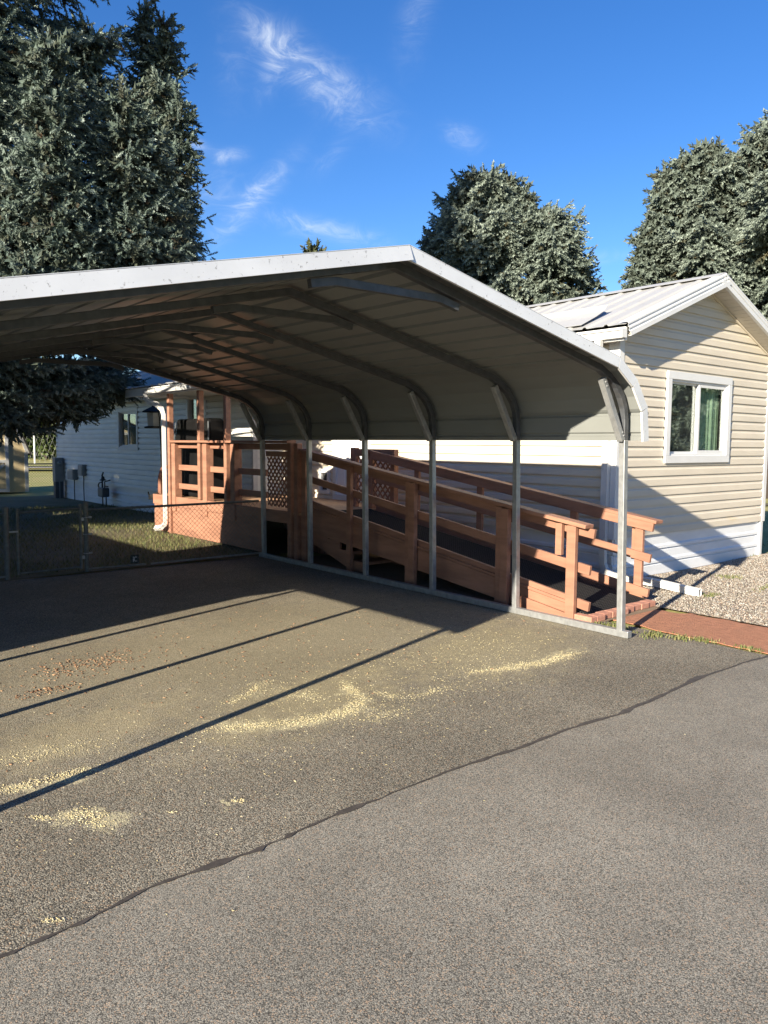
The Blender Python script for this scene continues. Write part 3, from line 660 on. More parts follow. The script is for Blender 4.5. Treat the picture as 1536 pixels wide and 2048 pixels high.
# utility boxes on the rear wall
def ubox(name, y0, y1, z0, z1, d, mat, label, cat, parts=True):
    r = empty(name, (XGR-.014, (y0+y1)/2, z0), label, cat)
    mb = MB(); mb.box(XGR-.014-d, XGR-.014, y0, y1, z0, z1); mb.build('casing', mat, r, bevel=.015)
    mb = MB(); mb.box(XGR-.014-d-.012, XGR-.014-d, y0+.03, y1-.03, z0+.03, z1-.03); mb.build('cover', mat, r, bevel=.006)
    mb = MB(); mb.tube([(XGR-.05, (y0+y1)/2, z0+.005),(XGR-.05,(y0+y1)/2+.02,z0-.3),(XGR-.06,(y0+y1)/2-.02,.0)], .014, 6); mb.build('cable', M['dark_metal'], r)
    return r
ubox('utility_box', 23.0, 23.5, .60, .90, .16, M['grey_box'], 'wide grey cable box low on the grey wall nearest the meter pedestal', 'utility box')
ubox('telephone_box', 22.28, 22.62, .74, 1.06, .14, M['grey_box'], 'small pale telephone box with a black cable down the grey wall', 'utility box')
r = empty('meter_pedestal', (7.45, 24.3, 0), 'grey electric meter pedestal standing at the rear corner of the home', 'electric meter')
mb = MB(); mb.box(7.32, 7.58, 24.18, 24.42, .50, 1.22); mb.build('cabinet', M['grey_box'], r, bevel=.01)
mb = MB(); mb.box(7.33, 7.57, 24.20, 24.40, 0, .50); mb.build('pedestal_base', M['box_dark'], r); 
mb = MB(); mb.box(7.43, 7.46, 24.17, 24.2, 0, .5); mb.build('conduit', M['grey_box'], r)
mb = MB(); mb.lathe((0,0,0), [(.07,0),(.07,.05),(.055,.075),(.03,.085)], 16); mb.v = [(7.46+x, 24.178-z, 1.06+y) for x, y, z in mb.v]; mb.build('meter', M['grey_box'], r, smooth=True)
r = empty('gas_meter', (7.5, 20.4, 0), 'dark gas meter with looped pipes on stubs against the white skirting', 'gas meter')
mb = MB(); mb.box(7.30, 7.50, 20.25, 20.60, .26, .50); mb.build('meter_body', M['box_dark'], r, bevel=.03)
mb = MB()
mb.tube([(7.42,20.3,0),(7.42,20.3,.27)], .017, 8); mb.tube([(7.42,20.55,0),(7.42,20.55,.27)], .017, 8); mb.tube([(7.40,20.33,.5),(7.40,20.33,.66),(7.55,20.33,.7)], .018, 8)
mb.tube([(7.40,20.5,.5),(7.40,20.5,.82),(7.40,20.42,.9)], .022, 8); mb.tube([(7.4,20.55+.25*math.sin(t*.52),.52+.10*math.cos(t*.52)+.02) for t in range(8)], .018, 8); mb.tube([(7.40,20.1,.54),(7.40,20.35,.54)], .018, 8)
mb.build('pipework', M['dark_metal'], r)
mb = MB(); mb.lathe((7.40,20.45,.68), [(.03,0),(.085,.01),(.085,.03),(.05,.045),(.04,.1),(.02,.12)], 14); mb.build('regulator', M['dark_metal'], r, smooth=True)

# ------------------------------------------------------------------ deck
deck = empty('porch_deck', (7.1, 11.8, 0), 'terracotta painted porch deck with railings and roof posts in front of the home', 'deck')
DY0, DY1, DX0, DX1, DZ = 9.30, 14.28, 6.17, 8.27, .70
mb = MB(); y = DY0
x = DX0
while x < DX1-.02:
    mb.box(x, min(x+.135, DX1), DY0, DY1, DZ-.034, DZ); x += .141
mb.build('floor_boards', M['wood_floor'], deck)
mb = MB(); mb.box(6.135, 6.17, 9.52, DY1+.03, .53, DZ+.012); mb.box(6.171, DX1, DY1, DY1+.036, .53, DZ+.01); mb.build('rim_board', M['wood'], deck, bevel=.004)
mb = MB(); mb.box(6.150, 6.168, 10.32, DY1, .03, .529); mb.box(6.17, DX1, DY1+.005, DY1+.02, .02, .529); o = mb.build('skirt_panel', M['wood'], deck)
mb = MB(); mb.box(6.9, 6.93, 9.5, 10.3, 0, .66); mb.build('under_panel', M['rust_wood'], deck)
def wpost(y, z1, z0=0.0, x=6.185, w=.089, d=.089): 
    mb = MB(); mb.box(x-d/2, x+d/2, y-w/2, y+w/2, z0, z1); return mb.build('post', M['wood'], deck, bevel=.006)
for y in (13.50, 12.30, 11.36): 
    mb = MB(); mb.box(6.10, 6.19, y-.045, y+.045, .72 if y < 13 else .02, 2.585); mb.build('roof_post', M['wood'], deck, bevel=.006)
for y in (13.36, 12.13, 11.16): 
    mb = MB(); mb.box(6.12, 6.26, y-.07, y+.07, .45, 1.69); mb.build('post', M['wood'], deck, bevel=.006)
mb = MB(); mb.box(6.06, 6.22, 9.45, 13.42, 1.70, 1.738); mb.build('cap_rail', M['wood'], deck, bevel=.005)
mb = MB(); mb.box(6.20, 6.238, 9.45, 13.42, 1.60, 1.695); mb.build('rail', M['wood'], deck, bevel=.005)
for z in (1.20, .86): mb = MB(); mb.box(6.20, 6.238, 10.25, 13.42, z, z+.098); mb.build('rail', M['wood'], deck, bevel=.005)
# newel cluster where ramp meets deck
for (x, y, w, z1) in ((6.17,9.50,.089,1.80),(6.19,9.36,.10,1.70),(6.23,9.22,.10,1.62)):
    mb = MB(); mb.box(x-.045, x+.045, y-w/2, y+w/2, 0, z1); mb.build('newel_post', M['wood'], deck, bevel=.006)
def lattice(x, y0, y1, z0, z1, pitch=.105, w=.030, th=.007, name='lattice_panel', parent=None, mat=None):
    """two layers of diagonal laths clipped to the rectangle"""
    mb = MB()
    for lay, sg in ((0,1),(1,-1)):
        c = -(z1-z0) if sg > 0 else 0
        k = y0-(z1-z0) if sg > 0 else y0
        while k < (y1 if sg > 0 else y1+(z1-z0)):
            pts = []
            # line y = k + sg*(z-z0)
            za, zb = z0, z1
            ya, yb = k, k+sg*(z1-z0)
            def clip(za, zb):
                lo, hi = za, zb
                for lim, cmp in ((y0, 1), (y1, -1)):
                    zz = z0+(lim-k)/sg
                    if cmp*sg > 0: lo = max(lo, zz)
                    else: hi = min(hi, zz)
                return lo, hi
            lo, hi = clip(z0, z1)
            if hi-lo > .02: mb.beam((x+lay*(th+.001), k+sg*(lo-z0), lo), (x+lay*(th+.001), k+sg*(hi-z0), hi), th, w, up=(0,-sg,1))
            k += pitch
    frame = ((y0,y1,z1-.05,z1),(y0,y1,z0,z0+.05),(y0,y0+.05,z0+.05,z1-.05),(y1-.05,y1,z0+.05,z1-.05))
    return mb.build(name, mat or M['wood'], parent or deck)
lattice(6.185, 9.56, 10.18, .76, 1.50)
mb = MB(); mb.box(6.165, 6.205, 9.55, 10.2, 1.502, 1.58); mb.build('rail', M['wood'], deck, bevel=.004)
# far side lattice screens, one facing the ramp, one square to it
lattice(7.60, 8.92, 9.80, .76, 1.50, .12)
mb = MB(); mb.box(7.56, 7.65, 9.80, 9.92, .70, 1.64); mb.build('newel_post', M['wood'], deck, bevel=.006)
mb = MB(); mb.box(7.57, 7.66, 9.38, 9.47, .70, 1.60); mb.build('post', M['wood'], deck, bevel=.006)
mb = MB(); mb.box(7.56, 7.65, 8.84, 8.93, 0, 1.62); mb.build('newel_post', M['wood'], deck, bevel=.006)
mb = MB(); mb.box(7.57, 7.64, 8.931, 9.799, 1.505, 1.62); mb.build('rail', M['wood'], deck, bevel=.005)
# hidden piers
mb = MB()
for y in (9.6, 11.8, 14.1):
    for x in (6.5, 8.0): MB().box(x-.06, x+.06, y-.06, y+.06, 0, .66).build('pier', M['rust_wood'], deck)
# old steps half hidden beneath the ramp
st = empty('wooden_steps', (6.6, 8.6, 0), 'old terracotta wooden steps tucked beneath the upper ramp', 'steps')
for x in (6.30, 7.1):
    mb = MB(); mb.prism([(9.18,.62),(9.18,.28),(8.25,.004),(7.98,.004),(7.98,.10),(8.22,.10),(8.22,.22),(8.50,.22),(8.50,.34),(8.78,.34),(8.78,.47),(9.02,.47),(9.02,.62)], 'x', x, x+.038); mb.build('stringer', M['wood'], st, bevel=.004)
for (y, z) in ((8.10,.10),(8.36,.22),(8.64,.34),(8.9,.47)): mb = MB(); mb.box(6.28, 7.16, y-.16, y+.13, z+.002, z+.04); mb.build('tread', M['wood'], st, bevel=.004)

# ------------------------------------------------------------------ ramp
ramp = empty('wheelchair_ramp', (6.9, 6.9, 0), 'long terracotta wooden wheelchair ramp with double railings rising to the porch', 'ramp')
RS = .1385
mb = MB(); za = lambda y: .045+(y-4.45)*RS+.0*y
def rz(y): return .035+(y-4.45)*.1370
mb.prism([(4.45,.004),(9.29,rz(9.29)-.06),(9.29,rz(9.29)),(4.45,rz(4.45))], 'x', 6.272, 7.50); mb.build('ramp_surface', M['wood_floor'], ramp)
mb = MB(); mb.prism([(4.60,.004),(5.2,.004),(9.2,.46),(9.2,.785),(4.60,.135)], 'x', 6.232, 6.270); mb.build('stringer', M['wood'], ramp, bevel=.004)
mb = MB(); mb.beam((6.251, 4.62, .140+.019), (6.251, 9.2, .79+.017), .06, .03); mb.build('curb', M['wood'], ramp, bevel=.004)
mb = MB(); mb.prism([(4.60,.004),(5.2,.004),(9.2,.46),(9.2,.75),(4.60,.09)], 'x', 7.502, 7.54); mb.build('stringer', M['wood'], ramp, bevel=.004)
# lower front board beside the rail, tapering to the ground
mb = MB(); mb.prism([(4.60,.004),(5.30,.004),(5.30,.15),(4.60,.05)], 'x', 6.19, 6.228); mb.build('skirt_board', M['wood'], ramp, bevel=.004)
def rline(x, y0, z0, y1, z1, w, h, name='rail'):
    mb = MB(); mb.beam((x, y0, z0-h/2), (x, y1, z1-h/2), w, h); return mb.build(name, M['wood'], ramp, bevel=.005)
NX = 6.262
rline(6.225, 4.40, .945, 9.30, 1.625, .135, .038, 'cap_rail'); rline(NX+.0, 4.36, .90, 9.3, 1.58, .038, .092)
rline(NX, 4.40, .545, 9.18, 1.245, .038, .095); rline(NX, 4.40, .19, 9.18, .905, .038, .092)
def rpost(x, y, z0, z1, w=.089, d=.038):
    mb = MB(); mb.box(x-d/2, x+d/2, y-w/2, y+w/2, z0, z1); return mb.build('post', M['wood'], ramp, bevel=.005)
rpost(6.205, 4.58, 0, .925, .105, .05)
mb = MB(); mb.box(6.19, 6.235, 4.70, 4.775, .62, .935); mb.build('block', M['wood'], ramp, bevel=.004)
for yc, zt in ((5.44, 1.045), (6.90, 1.25)):
    rpost(6.20, yc+.065, 0, zt, .085, .05); rpost(6.18, yc-.03, 0, zt-.01, .10, .06)
rpost(6.205, 8.15, 0, 1.415, .085, .05)
FX = 7.535
rline(7.56, 4.46, .905, 9.34, 1.60, .14, .036, 'cap_rail'); rline(FX-.02, 4.50, .88, 9.34, 1.57, .038, .098)
rline(FX-.02, 4.52, .535, 9.2, 1.21, .038, .092); rline(FX-.02, 4.53, .155, 9.2, .845, .038, .09)
for y, zt in ((4.68,.86),(5.55,.99),(7.06,1.205),(8.3,1.38)): rpost(7.545, y, 0, zt, .095, .045)
mb = MB(); mb.box(7.575, 7.62, 4.72, 4.80, .45, .90); mb.build('block', M['wood'], ramp, bevel=.004)
# rubber mat with diamond ribs laid on the ramp
def mat_mat():
    m, t, b = new_mat('ribbed black rubber'); v = ocoord(t, (1,1,1)); mp = N(t, 'ShaderNodeMapping', inp={'Rotation': (0,0,R(45)), 'Scale': (19,19,19)}); L(t, v, mp.inputs[0])
    ck = N(t, 'ShaderNodeTexBrick', inp={'Scale': 1.0, 'Mortar Size': .14, 'Brick Width': 1.0, 'Row Height': .5, 'Color1': (.050,.050,.051,1), 'Color2': (.062,.061,.060,1), 'Mortar': (.006,.006,.007,1)}); L(t, mp.outputs[0], ck.inputs['Vector'])
    L(t, ck.outputs['Color'], b.inputs['Base Color']); b.inputs['Roughness'].default_value = .9; b.inputs['Specular IOR Level'].default_value = .12; bump(t, b, math_(t, 'SUBTRACT', 1.0, ck.outputs['Fac']), 1.0, .01); return m
mb = MB(); ys = np.linspace(4.47, 9.27, 13); n = len(ys)
mb.prism([(y, rz(y)+.003) for y in ys]+[(y, rz(y)+.016) for y in ys[::-1]], 'x', 6.33, 7.44)
tag(mb.build('rubber_mat', mat_mat()), 'black ribbed rubber matting lying along the sloping ramp', 'mat')
# brick edging at the foot
def mk_brick(x0, x1, y0, y1, lab):
    mb = MB(); mb.box(x0, x1, y0, y1, .004, .062); o = mb.build('edging_brick', M['brick'], bevel=.006)
    return tag(o, lab, 'brick', 'edging bricks across the ramp foot')
mk_brick(6.20, 6.29, 4.33, 4.55, 'red edging brick laid lengthwise nearest the galvanised base rail'); bx = 6.294
names = ['second', 'third', 'fourth', 'fifth', 'sixth', 'seventh', 'eighth', 'ninth']
bw = (7.44-6.296)/8
for k in range(8):
    off = .012*math.sin(k*1.7)+.010*k
    mk_brick(bx+k*bw, bx+(k+1)*bw-.006, 4.33+off, 4.44+off, ('red edging brick at the gravel end of the row across the ramp foot' if k == 7 else names[k]+' red edging brick counted from the base rail across the ramp foot'))
# rust-red runner on the ground in front of the ramp
def runner_mat():
    m, t, b = new_mat('rust red fibre'); v = ocoord(t, (26, 3, 1), rot=(0,0,.12)); f = noise(t, v, 3, 6, .7); g = noise(t, ocoord(t), 90, 3, .7); h = noise(t, ocoord(t), 3, 5, .6)
    c = mix_(t, maprange(t, f, .35, .65), (.20,.08,.045), (.46,.20,.11)); c = mix_(t, maprange(t, g, .48, .72, 0, .7), c, (.56,.34,.21)); c = mix_(t, maprange(t, h, .45, .75, 0, .6), c, (.31,.15,.085))
    L(t, c, b.inputs['Base Color']); b.inputs['Roughness'].default_value = .95; bump(t, b, math_(t, 'ADD', f, g), .8, .01); return m
mb = MB(); r_ = random.Random(4); ys = np.linspace(-.6, 4.28, 60)
L_ = [(6.435+r_.uniform(-.02,.015)+(.06 if y > 3.9 else 0), y) for y in ys]; R_ = [(7.36+r_.uniform(-.025,.02)-(.10 if y > 4.0 else 0), y) for y in ys[::-1]]
mb.prism(L_+R_, 'z', .004, .011); tag(mb.build('walkway_runner', runner_mat()), 'rust red fibrous walkway strip on the ground leading to the ramp', 'walkway mat')

# black cover on the porch
bc = empty('covered_furniture', (6.9, 13.0, .70), 'large boxy black vinyl cover pulled over furniture on the porch', 'cover')
def taper(mb, x0,x1,y0,y1,z0,z1,t):
    mb.add([(x0,y0,z0),(x1,y0,z0),(x1,y1,z0),(x0,y1,z0),(x0+t*.5,y0+t,z1),(x1-t*.5,y0+t,z1),(x1-t*.5,y1-t,z1),(x0+t*.5,y1-t,z1)], [(0,3,2,1),(4,5,6,7),(0,1,5,4),(1,2,6,5),(2,3,7,6),(3,0,4,7)])
mb = MB(); taper(mb, 6.40, 6.88, 12.50, 14.15, .702, 2.14, .17); mb.build('cover', M['black_vinyl'], bc, bevel=.05)
mb = MB()
for (xa, ya, xb, yb) in ((6.395,12.495,6.48,12.665),(6.88,12.5,6.795,12.67),(6.395,14.155,6.48,13.985)): MB().tube([(xa,ya,.72),(xb,yb,2.08)], .014, 6).build('piping', M['box_dark'], bc)

# bird feeder on a hook, wooden garden post with dark ornament
r = empty('bird_feeder', (6.8, 15.6, 0), 'dark lantern shaped bird feeder hanging from a curved pole beside the downspout', 'bird feeder')
fx, fy, fz = 6.75, 15.62, 2.02
mb = MB(); mb.tube([(6.62,15.0,0),(6.62,15.0,1.6),(6.64,15.1,2.2),(6.68,15.3,2.5),(6.74,15.55,2.52),(6.75,15.62,2.47)], .014, 6); mb.build('pole', M['dark_metal'], r)
mb = MB(); mb.lathe((fx,fy,fz+.30), [(.26,0),(.25,.02),(.10,.10),(.045,.12),(.045,.155),(.02,.16)], 6); mb.build('feeder_roof', M['dark_metal'], r)
mb = MB(); mb.lathe((fx,fy,fz), [(.14,.02),(.15,.29)], 6); mb.build('seed_window', simple('frosted seed tube', (.42,.44,.43), .4), r)
mb = MB(); mb.lathe((fx,fy,fz), [(.21,-.03),(.22,0),(.16,.018)], 6); mb.build('feeder_tray', M['dark_metal'], r)
mb = MB(); mb.tube([(fx,fy,fz+.46),(fx,fy,fz+.5)], .008, 5); mb.build('hanger', M['dark_metal'], r)
r = empty('garden_post', (6.5, 14.6, 0), 'weathered reddish wooden post with a hooked top beside the downspout', 'post')
gx_, gy_ = 6.43, 14.62
mb = MB(); mb.tube([(gx_,gy_,0),(gx_,gy_,.6),(gx_,gy_-.0,1.02),(gx_+.02,gy_-.05,1.14),(gx_+.03,gy_-.16,1.24),(gx_+.03,gy_-.26,1.22)], [.075,.06,.05,.055,.045,.03], 7); mb.build('shaft', M['rust_wood'], r)
r2 = empty('black_ornament', (gx_-.05, gy_, .62), 'small black cut metal animal figure fixed to the weathered garden post', 'ornament')
mb = MB(); mb.prism([(14.50,.52),(14.66,.60),(14.72,.60),(14.82,.565),(14.98,.555),(14.99,.62),(15.03,.70),(15.01,.71),(14.96,.64),(14.88,.66),(14.72,.70),(14.60,.72),(14.52,.66),(14.44,.50),(14.42,.42),(14.46,.42)], 'x', gx_-.10, gx_-.078); mb.build('figure', M['dark_metal'], r2)

# ------------------------------------------------------------------ chain link fences
def chain(mb, x0, x1, z0, z1, put, pitch=.07, r=.0022):
    h = z1-z0
    for sg in (1, -1):
        k = x0-h if sg > 0 else x0
        while k < (x1 if sg > 0 else x1+h):
            lo, hi = z0, z1
            for lim, cmp in ((x0, 1), (x1, -1)):
                zz = z0+(lim-k)/sg
                if cmp*sg > 0: lo = max(lo, zz)
                else: hi = min(hi, zz)
            if hi-lo > .015: mb.tube([put(k+sg*(lo-z0), lo), put(k+sg*(hi-z0), hi)], r, 3, caps=False)
            k += pitch
FYC = 10.2
fence = empty('chain_link_fence', (4.8, FYC, 0), 'low chain link fence panel between the gate and the carport corner post', 'fence')
fput = lambda x, z: (x, FYC, z)
mb = MB(); chain(mb, 3.46, 6.02, .05, .84, fput); mb.build('wire_mesh', M['fence_steel'], fence)
mb = MB(); mb.tube([(3.46,FYC-.006,.815),(6.03,FYC-.006,.83)], .017, 8); mb.build('top_rail', M['fence_steel'], fence)
mb = MB(); mb.tube([(3.46,FYC-.01,.045),(4.2,FYC-.01,.035),(4.25,FYC-.01,.03)], .012, 6); mb.tube([(4.32,FYC-.01,.032),(6.02,FYC-.01,.04)], .014, 6); mb.build('bottom_rail', M['galv'], fence)
mb = MB(); mb.tube([(3.455,FYC,0),(3.455,FYC,.90)], .030, 10); mb.lathe((3.455,FYC,.895), [(.033,0),(.033,.02),(.015,.035)], 10); mb.build('post', M['fence_steel'], fence)
mb = MB()
for z in (.25,.5,.72): mb.tube([(3.455+.034*math.cos(a*.7),FYC+.034*math.sin(a*.7),z) for a in range(10)], .006, 4); mb.box(3.48,3.53,FYC-.008,FYC+.008,z-.01,z+.01)
mb.build('tension_band', M['galv'], fence)
mb = MB(); 
for z in (.03,): mb.box(4.05,4.17,FYC+.03,FYC+.036,.05,.17)
sg_ = mb.build('fence_tag', simple('dark green tag', (.02,.035,.03), .5)); tag(sg_, 'small dark green tag with pale marks at the foot of the fence', 'tag')
mb = MB(); mb.box(4.085,4.097,FYC+.024,FYC+.0295,.075,.145)
mb.sweep([(4.125+.022*math.cos(R(a)), FYC+.027, .11+.03*math.sin(R(a))) for a in range(50, 311, 20)], [(-.0025,-.005),(.0025,-.005),(.0025,.005),(-.0025,.005)], (0,1,0)); mb.build('tag_marks', M['trim'], sg_)
gate = empty('chain_link_gate', (3.0, FYC, 0), 'low chain link gate with tube frame between two steel posts', 'gate')
gp = [(2.62,FYC,.06),(2.62,FYC,.86),(3.385,FYC,.86),(3.385,FYC,.06)]
mb = MB(); mb.tube([(2.62,FYC,.05),(2.62,FYC,.87)], .017, 8); mb.tube([(3.385,FYC,.05),(3.385,FYC,.90)], .019, 8); mb.tube([(2.62,FYC,.82),(3.385,FYC,.845)], .015, 8); mb.tube([(2.62,FYC,.065),(3.385,FYC,.075)], .013, 8); mb.build('gate_frame', M['fence_steel'], gate)
mb = MB(); chain(mb, 2.64, 3.37, .07, .83, fput); mb.build('wire_mesh', M['fence_steel'], gate)
mb = MB(); 
for z in (.2,.7): mb.box(3.39,3.43,FYC-.015,FYC+.015,z-.02,z+.02)
mb.build('hinge', M['galv'], gate)
mb = MB(); mb.box(2.52,2.62,FYC-.03,FYC-.018,.58,.60); mb.build('latch', M['galv'], gate)
f2 = empty('chain_link_fence', (1, FYC, 0), 'low chain link fence run left of the gate at the photo edge', 'fence')
mb = MB(); chain(mb, -3.0, 2.47, .05, .84, fput, .09); mb.build('wire_mesh', M['fence_steel'], f2)
mb = MB(); mb.tube([(-3,FYC-.006,.83),(2.49,FYC-.006,.815)], .017, 8); mb.build('top_rail', M['fence_steel'], f2)
mb = MB(); mb.tube([(-3,FYC-.01,.035),(2.49,FYC-.01,.04)], .012, 6); mb.build('bottom_rail', M['galv'], f2)
for x in (2.49, -.2): mb = MB(); mb.tube([(x,FYC,0),(x,FYC,.88)], .032, 10); mb.lathe((x,FYC,.875), [(.035,0),(.035,.02),(.015,.035)], 10); mb.build('post', M['fence_steel'], f2)
f3 = empty('chain_link_fence', (8.2, 27.6, 0), 'short chain link run between the cream shed and the home', 'fence')
mb = MB(); chain(mb, 7.45, 9.3, .03, .95, lambda x, z: (x, 27.6, z), .09, .004); mb.build('wire_mesh', M['fence_steel'], f3)
mb = MB(); mb.tube([(7.45,27.6,.95),(9.3,27.6,.95)], .02, 6); mb.build('top_rail', M['fence_steel'], f3)
f4 = empty('chain_link_fence', (13, 41.5, hz(13,41.5)), 'tall pale chain link fence across the far lawn beyond the shed', 'fence')
def fq(s): 
    x = 6+s*14; y = 45.2-s*6.4; return x, y
mb = MB()
for i in range(60):
    for sg in (1,-1):
        a, b = (i/60, (i+2.2)/60) if sg > 0 else ((i+2.2)/60, i/60); xa, ya = fq(a); xb, yb = fq(b); mb.tube([(xa,ya,.62),(xb,yb,2.2)], .003, 3, caps=False)
mb.build('wire_mesh', M['fence_steel'], f4)
mb = MB(); mb.tube([(*fq(0),2.22),(*fq(1),2.22)], .035, 6); mb.build('top_rail', M['trim'], f4)
for s in (.20,.295,.42,.56,.70,.85): mb = MB(); x, y = fq(s); mb.tube([(x,y,.4),(x,y,2.25)], .042, 6); mb.build('post', M['trim'], f4)

# ------------------------------------------------------------------ shed
shed = empty('garden_shed', (5.6, 28.6, 0), 'cream gambrel roof garden shed with white trim beyond the lawn', 'shed')
SX0, SX1, SYF, SYB = 3.75, 7.43, 27.4, 29.0; SC = (SX0+SX1)/2
gam = [(SX0,.03),(SX1,.03),(SX1,1.32),(SX1-.34,2.20),(SC,2.75),(SX0+.34,2.20),(SX0,1.32)]
mb = MB(); mb.prism(gam, 'y', SYF, SYB); mb.build('wall', M['shed'], shed)
mb = MB(); mb.box(SX1-.10, SX1+.012, SYF-.025, SYF-.001, .03, 1.35); mb.box(SX0-.012, SX0+.10, SYF-.025, SYF-.001, .03, 1.35)
for a, b in (((SX1+.02,1.30),(SX1-.32,2.22)),((SX1-.32,2.22),(SC,2.79)),((SX0-.02,1.30),(SX0+.32,2.22)),((SX0+.32,2.22),(SC,2.79))): mb.beam((a[0],SYF-.03,a[1]),(b[0],SYF-.03,b[1]),.03,.12)
mb.build('corner_trim', M['trim'], shed)
mb = MB(); g2 = [(SX1+.10,1.25),(SX1-.30,2.27),(SC,2.85),(SX0+.30,2.27),(SX0-.10,1.25)]
for a, b in zip(g2, g2[1:]): mb.add([(a[0],SYF-.12,a[1]),(b[0],SYF-.12,b[1]),(b[0],SYB+.1,b[1]),(a[0],SYB+.1,a[1])], [(0,1,2,3)])
mb.build('roof', M['shingle'], shed, solid=.04)
dr = MB(); dr.box(4.35, 6.82, SYF-.02, SYF-.001, .06, 2.02); dr = dr.build('door', M['shed'], shed)
mb = MB(); dp = lambda u, z, d: (u, SYF-.02-d, z)
frame_ring(mb, dp, 5.60, 6.84, .05, 2.05, .10, 0, .025); frame_ring(mb, dp, 4.33, 5.58, .05, 2.05, .10, 0, .025)
mb.box(5.70,6.74,SYF-.044,SYF-.021,1.0,1.10); mb.beam((5.7,SYF-.034,.15),(6.7,SYF-.034,.95),.02,.09); mb.build('door_brace', M['trim'], dr)

# ------------------------------------------------------------------ neighbour's building: out of frame, its wall shades the rear of the driveway
nb = empty('neighbour_house', (-4.5, 12, 0), 'tan sided neighbouring home standing left of the driveway outside the photo', 'house')
mb = MB(); mb.box(-7.0, -2.15, 5.60, 19, 0, 2.5); mb.build('wall', M['neigh'], nb)
mb = MB(); mb.prism([(-7.3,2.45),(-1.95,2.45),(-1.95,2.56),(-4.6,3.15),(-7.3,2.56)], 'y', 5.52, 19.1); mb.build('roof', M['shingle'], nb)
mb = MB(); mb.box(-2.149,-2.10,8.0,9.2,1.0,2.1); mb.box(-2.149,-2.10,12.0,13.2,1.0,2.1); mb.build('window', M['trim'], nb)

# ------------------------------------------------------------------ trees
def twig_template(nn, nl, nw):
    rg = np.random.default_rng(1); V = []; F = []
    core = [(.035,0,0),(-.018,.03,0),(-.018,-.03,0),(0,0,1)]; V += core; F += [(0,1,3),(1,2,3),(2,0,3)]
    for i in range(nn):
        t = .06+.86*i/nn; a = i*2.4; ca, sa = math.cos(a), math.sin(a); b = len(V)
        up = .75*nl; out = nl*(.9 if t < .8 else .6)
        V += [(-sa*nw, ca*nw, t-.02), (sa*nw, -ca*nw, t+.02), (ca*out, sa*out, t+up)]; F.append((b, b+1, b+2))
    return np.array(V, float), np.array(F, int)
def cone_twigs(base, H, Rm, z0, rng, nbr, prof, up=.25, twl=.19, dens=1.0, lean=(0,0), cut=None, subl=.42, var=(.72,.86,.97,1.06,1.14)):
    """twig positions, directions, lengths, tints for one spire"""
    P, Dr, Ln, Ti, BR = [], [], [], [], []
    base = np.array(base, float)
    for k in range(nbr):
        t = (k+rng.random())/nbr; t = t**.85; z = z0+(H-z0)*t
        Lb = Rm*prof(t)*rng.choice(var)*rng.uniform(.94, 1.06)+.06; az = k*2.39996+rng.normal()*.25
        rad = np.array([math.cos(az), math.sin(az), 0]); tan = np.array([-rad[1], rad[0], 0])
        s0 = (-.22+up*1.1*t)+rng.normal()*.08; cv = .20+.15*rng.random()
        org = base+np.array([lean[0]*z, lean[1]*z, z]); bt = rng.random()
        if cut is not None and not cut(org+rad*Lb): continue
        BR.append((org, org+rad*Lb*.7+np.array([0,0,Lb*(s0*.7+cv*.49)])))
        for u in np.arange(.06, .62, .26/max(Lb, .6)):
            for w in range(2):
                P.append(org+rad*(Lb*u)+np.array([0,0,Lb*s0*u])); Dr.append(rng.normal(size=3)+np.array([0,0,-.5])); Ln.append(twl*2.6); Ti.append(rng.uniform(.1, .5))
        nsub = max(3, int(Lb/.115*dens))
        for u in np.linspace(.22 if Lb > .8 else .1, 1, nsub):
            p = org+rad*(Lb*u)+np.array([0,0,Lb*(s0*u+cv*u*u)])
            ls = min(.95, subl*Lb*(1.05-u)**.8+.14); 
            for sd in (-1, 1):
                ang = rng.uniform(.7, 1.05); d = rad*math.cos(ang)+tan*sd*math.sin(ang)+np.array([0,0,rng.uniform(-.30,.12)])
                m = max(1, int(ls/(.115/dens**.5)))
                st = rng.random()
                for q in range(m):
                    f = (q+rng.random()*.6)/m; pp = p+d*ls*f+np.array([0,0,-.18*ls*f*f])
                    for s2 in ((-1, 1) if q < m-1 else (0,)):
                        dd = d+np.cross(d, [0,0,1])*s2*rng.uniform(.5,.9)+rng.normal(size=3)*.16+np.array([0,0,rng.uniform(-.75,.22)])
                        P.append(pp); Dr.append(dd); Ln.append(twl*rng.uniform(.7,1.25)*(.8+.3*f))
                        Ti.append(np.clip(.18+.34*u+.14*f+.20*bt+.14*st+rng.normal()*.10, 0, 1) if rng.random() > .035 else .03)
            P.append(p); Dr.append(rad+np.array([0,0,s0+2*cv*u])+rng.normal(size=3)*.1); Ln.append(twl*1.1); Ti.append(.5+.3*bt)
    for z in np.linspace(H-.5, H, 6): P.append(base+np.array([lean[0]*z, lean[1]*z, z])); Dr.append(np.array([0,0,1])+rng.normal(size=3)*.12); Ln.append(twl*1.3); Ti.append(.8)
    return P, Dr, Ln, Ti, BR
